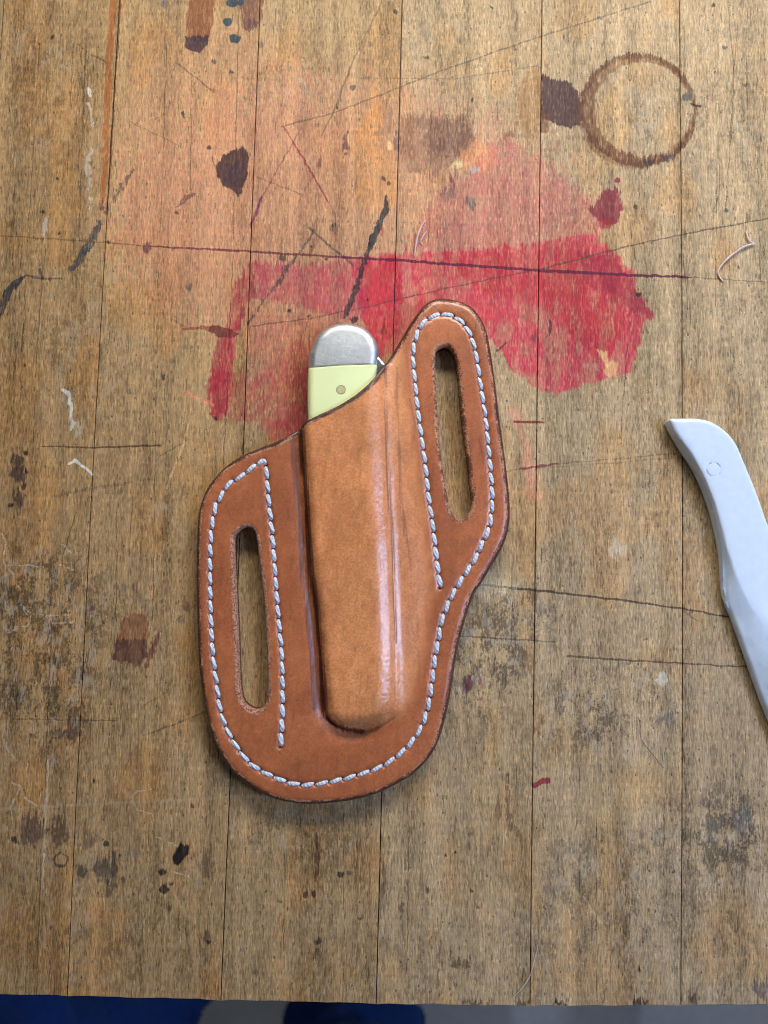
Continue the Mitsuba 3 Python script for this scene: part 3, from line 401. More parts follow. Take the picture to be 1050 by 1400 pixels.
def spline(pts, step, closed=False):
    """Smooth resampling of a polyline (Catmull-Rom), about one point per step."""
    p = np.asarray(pts, float)
    n = len(p)
    idx = (lambda i: i % n) if closed else (lambda i: min(max(i, 0), n - 1))
    out = []
    for i in range(n if closed else n - 1):
        a, b, c, d = p[idx(i - 1)], p[idx(i)], p[idx(i + 1)], p[idx(i + 2)]
        t = np.linspace(0, 1, 12, endpoint=False)[:, None]
        out.append(0.5 * ((2 * b) + (c - a) * t + (2 * a - 5 * b + 4 * c - d) * t**2 + (3 * b - a - 3 * c + d) * t**3))
    out = np.vstack(out + ([] if closed else [p[-1:]]))
    ring = np.vstack([out, out[:1]]) if closed else out
    s = np.r_[0, np.cumsum(np.linalg.norm(np.diff(ring, axis=0), axis=1))]
    k = max(3, int(round(s[-1] / step)))
    q = np.linspace(0, s[-1], k, endpoint=not closed) if not closed else np.linspace(0, s[-1], k + 1)[:-1]
    return np.stack([np.interp(q, s, ring[:, j]) for j in range(2)], 1)


def seg_dist(p, line):
    """Distance from points p (n,2) to a polyline: the nearest of its segments' dense samples, then exactly to the segments beside it."""
    p, l = np.asarray(p, float)[:, :2], np.asarray(line, float)[:, :2]
    step = np.linalg.norm(np.diff(l, axis=0), axis=1)
    parts = [np.linspace(0, 1, max(2, int(s / 0.15) + 2))[:, None] * (b - a) + a for a, b, s in zip(l[:-1], l[1:], step)]
    own = np.repeat(np.arange(len(parts)), [len(q) for q in parts])
    near = own[cKDTree(np.vstack(parts)).query(p)[1]]
    best = np.full(len(p), 1e9)
    for k in (-1, 0, 1):
        i = np.clip(near + k, 0, len(l) - 2)
        a, d = l[i], l[i + 1] - l[i]
        t = np.clip(((p - a) * d).sum(1) / np.maximum((d * d).sum(1), 1e-12), 0, 1)
        best = np.minimum(best, np.linalg.norm(p - a - t[:, None] * d, axis=1))
    return best


def smooth01(t):
    t = np.clip(t, 0, 1)
    return t * t * (3 - 2 * t)


def sheet(poly, step, rings=(), extra=None):
    """Triangulated points of a polygon: boundary, inset rings, a jittered inner grid. -> (points, faces)"""
    def edge(r, s):
        r = np.asarray(r.coords)[:-1]
        ring = np.vstack([r, r[:1]])
        d = np.r_[0, np.cumsum(np.linalg.norm(np.diff(ring, axis=0), axis=1))]
        q = np.linspace(0, d[-1], max(8, int(d[-1] / s)) + 1)[:-1]
        return np.stack([np.interp(q, d, ring[:, j]) for j in (0, 1)], 1)
    loops = [poly.exterior, *poly.interiors]
    pts = [edge(r, step * 0.8) for r in loops]
    for inset in rings:
        g = poly.buffer(-inset)
        for part in getattr(g, "geoms", [g]):
            if not part.is_empty:
                pts += [edge(r, step * 0.9) for r in (part.exterior, *part.interiors)]
    if extra is not None and len(extra):
        pts.append(extra)
    inner = poly.buffer(-((max(rings) if rings else 0) + step * 0.6))
    x0, y0, x1, y1 = poly.bounds
    gx, gy = np.meshgrid(np.arange(x0, x1, step), np.arange(y0, y1, step * 0.866))
    gx[1::2] += step / 2
    g = np.stack([gx.ravel(), gy.ravel()], 1) + rng.uniform(-0.08, 0.08, (gx.size, 2)) * step
    shapely.prepare(inner)
    g = g[shapely.contains_xy(inner, g[:, 0], g[:, 1])]
    if extra is not None and len(extra):
        g = g[cKDTree(extra).query(g)[0] > step * 0.45]
    pts = np.vstack(pts + [g])
    f = Delaunay(pts).simplices
    c = pts[f].mean(1)
    shapely.prepare(poly)
    f = f[shapely.contains_xy(poly, c[:, 0], c[:, 1])]
    a, b, c = pts[f[:, 0]], pts[f[:, 1]], pts[f[:, 2]]
    area = (b[:, 0] - a[:, 0]) * (c[:, 1] - a[:, 1]) - (b[:, 1] - a[:, 1]) * (c[:, 0] - a[:, 0])
    f = np.where((area < 0)[:, None], f[:, [0, 2, 1]], f)[np.abs(area) > 1e-9]
    return pts, f


def solid(pts, f, ztop, zbot, tuck=0.0):
    """Close a triangulated sheet: its top at ztop, a bottom at zbot, and walls between."""
    n = len(pts)
    e = np.sort(np.vstack([f[:, [0, 1]], f[:, [1, 2]], f[:, [2, 0]]]), 1)
    u, cnt = np.unique(e, axis=0, return_counts=True)
    border = set(map(tuple, u[cnt == 1]))
    walls = [(a, b) for t in f for a, b in ((t[0], t[1]), (t[1], t[2]), (t[2], t[0])) if (min(a, b), max(a, b)) in border]
    w = np.array(walls)
    v = np.vstack([np.c_[pts, ztop], np.c_[pts, zbot]])
    side = np.vstack([np.c_[w[:, 1], w[:, 0], w[:, 0] + n], np.c_[w[:, 1], w[:, 0] + n, w[:, 1] + n]])
    return v, np.vstack([f, f[:, ::-1] + n, side])


def tube(points, radii, sides=8, caps=True):
    p = np.asarray(points, float)
    t = np.gradient(p, axis=0)
    t /= np.linalg.norm(t, axis=1, keepdims=True) + 1e-12
    a = np.cross(t, [0, 0, 1.0])
    a /= np.linalg.norm(a, axis=1, keepdims=True) + 1e-12
    b = np.cross(t, a)
    ang = np.arange(sides) * 2 * np.pi / sides
    r = np.broadcast_to(radii, (len(p),))
    v = (p[:, None] + r[:, None, None] * (np.cos(ang)[None, :, None] * a[:, None] + np.sin(ang)[None, :, None] * b[:, None])).reshape(-1, 3)
    f = []
    for i in range(len(p) - 1):
        for j in range(sides):
            k = (j + 1) % sides
            f += [(i * sides + j, (i + 1) * sides + j, (i + 1) * sides + k), (i * sides + j, (i + 1) * sides + k, i * sides + k)]
    f = np.array(f)
    c = np.repeat(p, sides, 0)
    nrm = np.cross(v[f[:, 1]] - v[f[:, 0]], v[f[:, 2]] - v[f[:, 0]])
    if (nrm * (v[f].mean(1) - c[f].mean(1))).sum() < 0:
        f = f[:, ::-1]
    return v, f


# ------------------------------------------------------------------ materials
def bump(bsdf, tex, scale=1.0):
    return {"type": "bumpmap", "height": tex, "scale": scale, "bsdf": bsdf}


def pbr(color, rough, spec=0.5, **more):
    color = color if isinstance(color, dict) else {"type": "rgb", "value": list(color)}
    return {"type": "principled", "base_color": color, "roughness": rough, "specular": spec, **more}


def fade(d, soft):
    """1 inside (d < 0), 0 outside."""
    return 1.0 - smoothstep(-soft, soft, d)


def mark_mask(m, x, y, wx, wy):
    """Signed distance (mm) of one mark: negative inside."""
    kind, g = m[0], m[1]
    if kind == "L":
        best = None
        for a, b in zip(g[:-1], g[1:]):
            dx, dy = b[0] - a[0], b[1] - a[1]
            t = dr.clip(((x - a[0]) * dx + (y - a[1]) * dy) * (1.0 / max(dx * dx + dy * dy, 1e-9)), 0, 1)
            d = dr.sqrt(dr.square(x - a[0] - t * dx) + dr.square(y - a[1] - t * dy)) - (a[2] + t * (b[2] - a[2]))
            best = d if best is None else dr.minimum(best, d)
        return best
    if kind == "E":
        return (dr.sqrt(dr.square((wx - g[0]) / g[2]) + dr.square((wy - g[1]) / g[3])) - 1.0) * min(g[2], g[3])
    if kind == "R":
        return dr.maximum(dr.sqrt(dr.square(wx - g[0]) + dr.square(wy - g[1])) - g[2], g[5] - dr.sqrt(dr.square(wx - g[3]) + dr.square(wy - g[4])))
    best, inside = mi.Float(1e9), mi.Bool(False)
    for a, b in zip(g, g[1:] + g[:1]):
        dx, dy = b[0] - a[0], b[1] - a[1]
        t = dr.clip(((wx - a[0]) * dx + (wy - a[1]) * dy) * (1.0 / max(dx * dx + dy * dy, 1e-9)), 0, 1)
        best = dr.minimum(best, dr.square(wx - a[0] - t * dx) + dr.square(wy - a[1] - t * dy))
        if abs(dy) > 1e-9:
            inside ^= ((wy < a[1]) != (wy < b[1])) & (wx < a[0] + (wy - a[1]) * (dx / dy))
    d = dr.sqrt(best)
    return dr.select(inside, -d, d)


def bounds(m):
    g = m[1]
    if m[0] in "LP":
        a = np.array(g)[:, :2]
        pad = 1.5 + (max(p[2] for p in g) if m[0] == "L" else m[4] * 1.5)
        return a.min(0) - pad, a.max(0) + pad
    r = np.array([g[2], g[3] if m[0] == "E" else g[2]]) + m[4] * 1.5 + 1
    return np.array(g[:2]) - r, np.array(g[:2]) + r


def wood_color(lo, hi, tone, seed):
    """Old maple board between x = lo and hi (mm): pores, streaks, ground-in dirt, and the stains that lie on it."""
    mine = [m for m in MARKS if bounds(m)[0][0] < hi and bounds(m)[1][0] > lo]
    dirt = [g for g in GRIME if g[0] - g[2] * 1.6 < hi and g[0] + g[2] * 1.6 > lo]
    lines = [c for c in CRACKS if min(p[0] for p in c) - 1 < hi and max(p[0] for p in c) + 1 > lo]
    tone = np.array(tone)

    def fn(p, n, uv):
        x, y = p.x * 1000.0, p.y * 1000.0
        x = x + 0.02 * y
        fine = noise(x * 5.6, y * 0.50, seed)
        fib = noise(x * 2.3 + 7, y * 0.16, seed + 3)
        band = fbm(x * 0.28 + seed, y * 0.012, seed, octaves=3)
        blot = fbm(x * 0.11 + 3 * seed, y * 0.06, seed + 9, octaves=4)
        grit = noise(x * 3.4, y * 0.9, seed + 5)
        speck = noise(x * 6.2, y * 0.75, seed + 12)
        fleck = noise(x * 4.4, y * 0.7, seed + 6)
        x = x - 0.02 * y
        k = 0.62 + 0.46 * (band - 0.5) + 0.30 * (blot - 0.5) + 0.26 * (fib - 0.5) + 0.32 * (fine - 0.5) + 0.22 * (grit - 0.5) + 0.32 * (speck - 0.5)
        k = dr.maximum(k, 0.14)
        pore = smoothstep(0.68, 0.84, fine) * smoothstep(0.30, 0.65, fib)
        k = k * (1 - 0.55 * pore) + 0.24 * smoothstep(0.72, 0.92, fleck) * (1 - pore)
        c = mi.Color3f(*tone.tolist()) * k
        c = mix(c, c * mi.Color3f(0.92, 0.93, 0.96), smoothstep(0.45, 0.70, blot))
        c = mix(c, c * mi.Color3f(1.06, 0.94, 0.80), smoothstep(0.50, 0.72, fbm(x * 0.09 + 5, y * 0.05, seed + 21, octaves=3)))
        # ground-in dirt, mottled
        amount = mi.Float(0.16)
        for gx, gy, rx, ry, s in dirt:
            amount = amount + s * (1 - smoothstep(0.35, 1.5, dr.sqrt(dr.square((x - gx) / rx) + dr.square((y - gy) / ry))))
        amount = dr.minimum(amount, 1.0)
        mott = fbm(x * 0.36 + 11, y * 0.22, seed + 2, octaves=4)
        worn = fbm(x * 0.42 + 31, y * 0.20, 4, octaves=3)
        grain = 0.40 * grit + 0.34 * speck + 0.26 * fine
        grime = 0.5 * noise(x * 2.2, y * 1.5, seed + 15) + 0.3 * noise(x * 5.0, y * 3.2, seed + 16) + 0.2 * fine
        spot = smoothstep(0.56, 0.68, 0.52 * mott + 0.54 * grime + 0.10 * (amount - 0.5)) * amount
        c = mix(c, c * mi.Color3f(0.30, 0.32, 0.36), 0.75 * spot)
        film = smoothstep(0.48, 0.62, mott + 0.25 * (grain - 0.5)) * amount
        c = mix(c, c * mi.Color3f(0.70, 0.69, 0.70), 0.5 * film)
        dust = smoothstep(0.57, 0.70, noise(x * 0.5 + 40, y * 0.35, seed + 8) * 0.5 + 0.5 * grain) * amount
        c = mix(c, mi.Color3f(0.50, 0.45, 0.36), 0.30 * dust)
        # small dents and specks scattered over the board
        d1, _, r1 = voronoi(x * 0.22 + seed, y * 0.13)
        c = mix(c, mi.Color3f(0.05, 0.04, 0.04), 0.75 * (1 - smoothstep(0.02, 0.06, d1 / (0.35 + r1))) * dr.select(r1 > 0.55, 1.0, 0.0))
        wx = x + 0.9 * (noise(x * 0.9, y * 0.5, 31) - 0.5)
        e1 = fine + fib - 1.0
        e2 = noise(x * 1.3, y * 1.0, 37) - 0.5
        lx = x + 0.35 * (noise(x * 0.5, y * 0.5, 41) - 0.5)
        ly = y + 0.35 * (noise(x * 0.5 + 9, y * 0.5, 43) - 0.5)
        for m in mine:
            d = mark_mask(m, lx, ly, wx, y + m[4] * 1.1 * e1)
            soft = 0.10 if m[0] == "L" else 0.12 + 0.22 * m[4]
            a = fade(d + m[4] * (0.9 * e2 + 0.35 * e1) + 0.30 * (speck - 0.5) * min(m[4], 0.6), soft) * m[3]
            a = a * (1 - m[5] * dr.maximum(pore, smoothstep(0.42, 0.78, 0.5 * fleck + 0.5 * grit)))
            if m[0] in "PR" and m[4] >= 0.65 and m[4] != 0.9:
                a = a * (0.66 + 0.40 * smoothstep(0.28, 0.64, worn))
            c = mix(c, mi.Color3f(*m[2]) * (0.42 + 0.94 * k), a)
        for l in lines:
            best = None
            for a, b in zip(l[:-1], l[1:]):
                dx, dy = b[0] - a[0], b[1] - a[1]
                t = dr.clip(((lx - a[0]) * dx + (ly - a[1]) * dy) * (1.0 / (dx * dx + dy * dy)), 0, 1)
                d = dr.square(lx - a[0] - t * dx) + dr.square(ly - a[1] - t * dy)
                best = d if best is None else dr.minimum(best, d)
            c = c * (1 - 0.70 * fade(dr.sqrt(best) - 0.11, 0.12) * smoothstep(0.25, 0.55, noise(y * 0.25, l[0][0], 5)))
        return c
    return fn


def wood_relief(p, n, uv):
    x, y = p.x * 1000.0, p.y * 1000.0
    x = x + 0.02 * y
    return 1e-3 * (0.030 * noise(x * 4.6, y * 0.35) + 0.030 * noise(x * 1.7, y * 0.9, 3) + 0.05 * noise(x * 0.5, y * 0.1, 5))


RELIEF = mikit.proc(wood_relief, eps=8e-5)


def leather_relief(p, n, uv):
    x, y, z = p.x * 1000.0, p.y * 1000.0, p.z * 1000.0
    a = noise(x * 2.3, y * 2.3, z * 2.3)
    b = noise(x * 4.7 + 3, y * 4.7, z * 4.7)
    c = noise(x * 1.4, y * 0.5, z * 1.4)
    return 1e-3 * (0.012 * a + 0.005 * b + 0.03 * c)


POCKET = CREASE_L[::2] + [CREASE_L[-1]] + SHOULDER[2:-1:2] + [SHOULDER[-1]]
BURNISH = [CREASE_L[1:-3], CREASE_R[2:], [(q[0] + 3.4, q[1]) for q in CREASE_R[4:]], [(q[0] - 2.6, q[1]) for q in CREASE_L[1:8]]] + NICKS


def leather_color(p, n, uv):
    x, y = p.x * 1000.0, p.y * 1000.0
    big = fbm(x * 0.07, y * 0.045, 2, octaves=3)
    mid = fbm(x * 0.5, y * 0.33, 5, octaves=3)
    g1 = noise(x * 3.0, y * 3.0, 1)
    g2 = noise(x * 6.1, y * 6.1, 2)
    wet = 4.0 * (mid - 0.5) + 1.4 * (g1 - 0.5)
    d = mark_mask(("P", POCKET), x, y, x + wet, y + wet)
    c = mix(mi.Color3f(0.37, 0.104, 0.034), mi.Color3f(0.46, 0.140, 0.046), smoothstep(0.3, 0.7, big * 0.6 + mid * 0.4))
    c = mix(c, mix(mi.Color3f(0.56, 0.200, 0.064), mi.Color3f(0.67, 0.260, 0.090), smoothstep(0.3, 0.7, big * 0.5 + mid * 0.5)), fade(d, 2.2))
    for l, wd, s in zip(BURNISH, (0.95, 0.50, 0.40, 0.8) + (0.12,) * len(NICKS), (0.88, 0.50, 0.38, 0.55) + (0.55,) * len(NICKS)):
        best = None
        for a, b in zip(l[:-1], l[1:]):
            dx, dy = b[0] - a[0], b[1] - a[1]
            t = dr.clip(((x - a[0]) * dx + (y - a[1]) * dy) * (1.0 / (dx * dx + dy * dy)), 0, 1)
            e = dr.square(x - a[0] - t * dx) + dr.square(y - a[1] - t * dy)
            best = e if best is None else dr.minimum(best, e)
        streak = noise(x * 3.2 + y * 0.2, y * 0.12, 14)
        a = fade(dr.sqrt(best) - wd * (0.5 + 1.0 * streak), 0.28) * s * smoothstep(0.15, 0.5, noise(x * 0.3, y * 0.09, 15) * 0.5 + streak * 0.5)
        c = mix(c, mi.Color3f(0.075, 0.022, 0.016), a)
    hand = fbm(x * 0.16 + 20, y * 0.11, 6, octaves=4)
    c = c * (0.72 + 0.34 * g1 + 0.24 * g2) * (0.80 + 0.40 * hand)
    vein = noise(x * 1.1 + 1.5 * mid, y * 0.16 + mid, 8)
    return c * (1 - 0.12 * smoothstep(0.68, 0.9, vein))


def fleshy_color(p, n, uv):
    x, y, z = p.x * 1000.0, p.y * 1000.0, p.z * 1000.0
    g = noise(x * 3.0, y * 3.0, z * 2.0) * 0.6 + noise(x * 7.0, y * 7.0, z * 5.0) * 0.4
    return mix(mi.Color3f(0.20, 0.075, 0.04), mi.Color3f(0.52, 0.29, 0.19), smoothstep(0.3, 0.7, g))


def edge_color(p, n, uv):
    x, y, z = p.x * 1000.0, p.y * 1000.0, p.z * 1000.0
    g = noise(x * 0.8, y * 0.8, z) * 0.5 + noise(x * 3.5, y * 3.5, z * 3.5) * 0.5
    return mix(mi.Color3f(0.045, 0.018, 0.014), mi.Color3f(0.14, 0.05, 0.03), smoothstep(0.3, 0.75, g))


def bevel_color(p, n, uv):
    x, y, z = p.x * 1000.0, p.y * 1000.0, p.z * 1000.0
    g = noise(x * 0.45, y * 0.45, 4) * 0.5 + noise(x * 3.0, y * 3.0, 7) * 0.5
    return mix(mi.Color3f(0.17, 0.055, 0.026), mi.Color3f(0.50, 0.24, 0.13), smoothstep(0.38, 0.68, g))


def thread_color(p, n, uv):
    x, y = p.x * 1000.0, p.y * 1000.0
    g = noise(x * 5, y * 5, 3)
    return mi.Color3f(0.70, 0.79, 0.90) * (0.64 + 0.42 * g)


def thread_relief(p, n, uv):
    x, y, z = p.x * 1000.0, p.y * 1000.0, p.z * 1000.0
    return 1e-3 * 0.06 * dr.sin(8.0 * (x * 0.7 + y * 0.5 + z * 0.5)) + 1e-3 * 0.05 * noise(x * 6, y * 6, z * 6)


def scratch_relief(p, n, uv):
    x, y = p.x * 1000.0, p.y * 1000.0
    a = noise((x + y) * 9, (x - y) * 0.6, 1) + noise((x - 0.4 * y) * 10, (0.4 * x + y) * 0.7, 2) + noise((0.5 * x - y) * 8, (x + 0.5 * y) * 0.5, 3)
    return 1e-3 * (0.0025 * a + 0.0010 * noise(x * 5, y * 5, 9))


def steel_color(p, n, uv):
    x, y = p.x * 1000.0, p.y * 1000.0
    h = noise((x + y) * 11, (x - y) * 0.9, 1) + noise((x - 0.5 * y) * 12, (0.5 * x + y) * 0.8, 2) + noise(x * 0.8 + y * 9, x * 0.7, 3)
    return mi.Color3f(0.72, 0.75, 0.76) * (0.80 + 0.30 * (h - 1.0) + 0.12 * noise(x * 5, y * 5, 7))


def steel_rough(p, n, uv):
    x, y = p.x * 1000.0, p.y * 1000.0
    return 0.38 + 0.16 * noise((x + y) * 9, (x - y) * 1.2, 6)


def mould_relief(p, n, uv):
    x, y = p.x * 1000.0, p.y * 1000.0
    r = dr.sqrt(dr.square(x - MOULD[0]) + dr.square(y - MOULD[1]))
    ring = dr.exp(-dr.square((r - 2.0) / 0.16))
    return 1e-3 * (-0.16 * ring+ 0.004 * noise(x * 4, y * 4, 5))


def white_color(p, n, uv):
    x, y = p.x * 1000.0, p.y * 1000.0
    g = noise(x * 0.8, y * 0.8, 2) * 0.5 + noise(x * 5, y * 5, 6) * 0.5
    r = dr.sqrt(dr.square(x - MOULD[0]) + dr.square(y - MOULD[1]))
    soil = fade(dr.abs(r - 2.0) - 0.16, 0.10) * smoothstep(0.30, 0.55, noise(x * 1.4, y * 1.4, 9))
    c = mi.Color3f(0.66, 0.77, 0.90) * (0.92 + 0.10 * g)
    c = mix(c, mi.Color3f(0.20, 0.23, 0.28), 0.75 * soil)
    return c


def denim_color(p, n, uv):
    x, y, z = p.x * 1000.0, p.y * 1000.0, p.z * 1000.0
    tw = noise((x + z) * 1.2, (x - z) * 0.3, y * 0.6)
    big = fbm(x * 0.02, y * 0.02, z * 0.02)
    return mi.Color3f(0.010, 0.042, 0.17) * (0.6 + 0.5 * tw + 0.4 * big)


def floor_color(p, n, uv):
    x, y = p.x, p.y
    g = fbm(x * 6, y * 6, 1, octaves=4) * 0.7 + 0.3 * noise(x * 160, y * 160, 2)
    seam = smoothstep(0.5, 0.62, noise(x * 9, y * 3, 8))
    return mix(mi.Color3f(0.56, 0.56, 0.56), mi.Color3f(0.78, 0.78, 0.78), g) * (1 - 0.3 * seam)


scene["leather"] = bump(pbr(mikit.proc(leather_color), 0.35, 1.0), mikit.proc(leather_relief, eps=6e-5))
scene["raw_leather"] = bump(pbr(mikit.proc(fleshy_color), 0.85, 0.25), mikit.proc(leather_relief, eps=6e-5), 2.0)
scene["burnished_leather"] = bump(pbr(mikit.proc(edge_color), 0.36, 0.5), mikit.proc(leather_relief, eps=6e-5), 1.2)
scene["bevelled_leather"] = bump(pbr(mikit.proc(bevel_color), 0.6, 0.35), mikit.proc(leather_relief, eps=6e-5), 1.5)
scene["thread"] = bump(pbr(mikit.proc(thread_color), 0.6, 0.35, sheen=0.3), mikit.proc(thread_relief, eps=4e-5))
scene["nickel"] = bump(pbr(mikit.proc(steel_color), mikit.proc(steel_rough), 0.5, metallic=1.0), mikit.proc(scratch_relief, eps=4e-5))
scene["blade_steel"] = pbr((0.58, 0.58, 0.57), 0.28, 0.5, metallic=1.0)
scene["brass"] = pbr((0.55, 0.46, 0.24), 0.34, 0.5, metallic=1.0)
scene["pin_seam"] = pbr((0.10, 0.09, 0.05), 0.6, 0.3)
scene["pin_brass"] = pbr((0.66, 0.62, 0.30), 0.45, 0.5, metallic=0.35)
scene["yellow_plastic"] = pbr((0.86, 0.92, 0.46), 0.26, 0.5)
scene["white_plastic"] = bump(pbr(mikit.proc(white_color), 0.15, 0.5), mikit.proc(mould_relief, eps=5e-5))
scene["fibre"] = pbr((0.62, 0.50, 0.46), 0.6)
scene["hair_strand"] = pbr((0.55, 0.55, 0.52), 0.4)
scene["denim"] = pbr(mikit.proc(denim_color), 0.85, 0.2, sheen=0.4)
scene["shirt_cloth"] = pbr((0.05, 0.06, 0.08), 0.85, 0.2)
scene["skin"] = pbr((0.52, 0.33, 0.25), 0.5)
scene["hair_cloth"] = pbr((0.05, 0.035, 0.025), 0.6)
scene["shoe_leather"] = pbr((0.03, 0.03, 0.035), 0.5)
scene["concrete"] = pbr(mikit.proc(floor_color), 0.45, 0.4)
scene["bench_wood"] = pbr((0.30, 0.20, 0.11), 0.6)

# ------------------------------------------------------------------ floor
scene["floor"] = mikit.ply(trimesh.Trimesh([[-4, -4, -0.9], [4, -4, -0.9], [4, 4, -0.9], [-4, 4, -0.9]], [[0, 1, 2], [0, 2, 3]], process=False), "concrete")
labels["floor"] = {"label": "grey worn concrete floor below the bench edge", "category": "floor", "kind": "structure"}

# ------------------------------------------------------------------ workbench: every board of the top a part of its own
FRONT_Y = lambda x: np.interp(x, [p[0] for p in FRONT], [p[1] for p in FRONT])
BACK_Y, GAP = 430.0, 0.12


def joint_line(k):
    """x of joint k at a set of y, top to bottom; joints beyond the measured ones repeat the board width."""
    ys = np.linspace(BACK_Y, -150, 26)
    def x_of(j):
        a = np.array(j)
        c = np.polyfit(a[:, 1], a[:, 0], 1)
        o = np.argsort(a[:, 1])
        inside = np.interp(ys, a[o, 1], a[o, 0])
        out = np.polyval(c, ys)
        lo, hi = a[o[0]], a[o[-1]]
        return np.where(ys > hi[1], out + hi[0] - np.polyval(c, hi[1]), np.where(ys < lo[1], out + lo[0] - np.polyval(c, lo[1]), inside))
    if 0 <= k < 5:
        x = x_of(JOINTS[k])
    elif k < 0:
        x = x_of(JOINTS[0]) - 35.6 - 44.0 * (-1 - k)
    else:
        x = x_of(JOINTS[4]) + 44.3 * (k - 4)
    wob = 0.14 * (meshkit.noise(np.c_[ys * 0.06, np.full_like(ys, k * 3.1), np.zeros_like(ys)]) - 0.5)
    return np.c_[x + wob, ys]


TONES = {-2: (0.50, 0.33, 0.16), -1: (0.57, 0.365, 0.16), 0: (0.60, 0.365, 0.155), 1: (0.66, 0.41, 0.18), 2: (0.66, 0.425, 0.195), 3: (0.70, 0.485, 0.25), 4: (0.70, 0.495, 0.265)}
for k in range(-4, 8):
    left, right = joint_line(k - 1) + [GAP, 0], joint_line(k) - [GAP, 0]
    fy0, fy1 = FRONT_Y(left[-1, 0]), FRONT_Y(right[-1, 0])
    cut = lambda l, y: np.vstack([l[l[:, 1] > y + 2], [[np.interp(y, l[::-1, 1], l[::-1, 0]), y]]])
    left, right = cut(left, fy0), cut(right, fy1)
    nx = np.linspace(0, 1, 14)[1:-1]
    fx = left[-1, 0] + (right[-1, 0] - left[-1, 0]) * nx
    chip = 0.8 * meshkit.fbm(np.c_[fx * 0.5, np.full_like(fx, 3.3), np.zeros_like(fx)])
    front = np.c_[fx, FRONT_Y(fx) - 0.25 + chip]
    ring = np.vstack([left, front, right[::-1]])
    poly = Polygon(ring)
    if not poly.exterior.is_ccw:
        ring = ring[::-1]
    ring = ring[np.r_[True, np.linalg.norm(np.diff(ring, axis=0), axis=1) > 1e-6]]
    n = len(ring)
    prev, nxt = np.roll(ring, 1, 0), np.roll(ring, -1, 0)
    tang = nxt - prev
    inward = np.c_[-tang[:, 1], tang[:, 0]] / np.linalg.norm(tang, axis=1, keepdims=True)
    dz = 0.05 * math.sin(k * 2.3)
    levels = [(0.0, -45.0), (0.0, -0.30 + dz), (0.04, -0.06 + dz), (0.12, dz)]
    v = np.vstack([np.c_[ring + inward * i, np.full(n, z)] for i, z in levels])
    f = []
    for a in range(len(levels) - 1):
        for j in range(n):
            q = (j + 1) % n
            f += [(a * n + j, a * n + q, (a + 1) * n + q), (a * n + j, (a + 1) * n + q, (a + 1) * n + j)]
    base = (len(levels) - 1) * n
    tv, tf = trimesh.creation.triangulate_polygon(Polygon(v[base:, :2]), engine="earcut")
    tf = np.asarray(tf)
    a, b, c = (np.asarray(tv)[tf[:, i]] for i in range(3))
    flip = (b[:, 0] - a[:, 0]) * (c[:, 1] - a[:, 1]) - (b[:, 1] - a[:, 1]) * (c[:, 0] - a[:, 0]) < 0
    tf = np.where(flip[:, None], tf[:, ::-1], tf)
    f = np.vstack([f, tf + base, tf[:, ::-1]])
    lo, hi = float(ring[ring[:, 1] < 170, 0].min()), float(ring[ring[:, 1] < 170, 0].max())
    if -1 <= k <= 5:
        name = "maple_%d" % (k + 1)
        scene[name] = bump(pbr(mikit.proc(wood_color(lo, hi, TONES.get(k, TONES[4]), 3.0 + 5 * k)), 0.60, 0.2), RELIEF)
    else:
        name = "maple_0" if k < 0 else "maple_6"
    put("workbench__board", v, f, name)
labels["workbench"] = {"label": "old stained butcher block workbench with paint, ink and a ring stain", "category": "workbench"}
for x in (-200, 330):
    for y in (-105, 400):
        b = trimesh.creation.box((60, 60, 850))
        b.apply_translation((x, y if y > 0 else y + 20, -470.5))
        put("workbench__leg", b.vertices, b.faces, "bench_wood")

# ------------------------------------------------------------------ leather sheath
outline = spline(OUTLINE, 0.5, True)
slots = [spline(SLOT_R, 0.4, True), spline(SLOT_L, 0.4, True)]
body = Polygon(outline, [s for s in slots]).buffer(0)
stitch_line = spline(STITCH[:11], 0.3), spline(STITCH[11:], 0.3)
stitch_path = np.vstack([spline(STITCH[:12], 0.25), spline(STITCH[11:], 0.25)[1:]])
s_len = np.r_[0, np.cumsum(np.linalg.norm(np.diff(stitch_path, axis=0), axis=1))]
count = int(round(s_len[-1] / 4.02))
at = lambda s: np.stack([np.interp(s, s_len, stitch_path[:, j]) for j in (0, 1)], -1)
holes = at(np.linspace(0, s_len[-1], count + 1))
crease_l, crease_r, shoulder = spline(CREASE_L, 0.6), spline(CREASE_R, 0.6), spline(SHOULDER, 0.6)
core = Polygon(np.vstack([spline(CREASE_L[:CREASE_L.index(CREST[0]) + 1], 0.5), spline(CREST, 0.5)[1:]])).buffer(0)
wide = Polygon(np.vstack([crease_l, shoulder[1:]])).buffer(0)
LOW = 6.0


ROLL_U = np.linspace(-3.2, 8, 300)
ROLL_Z = np.cumsum(np.interp(ROLL_U, [-2.8, -1.0, 0.0, 1.6, 3.6, 6.0, 8], [0, 0.22, 0.80, 0.58, 0.40, 0.05, 0])) * (ROLL_U[1] - ROLL_U[0])


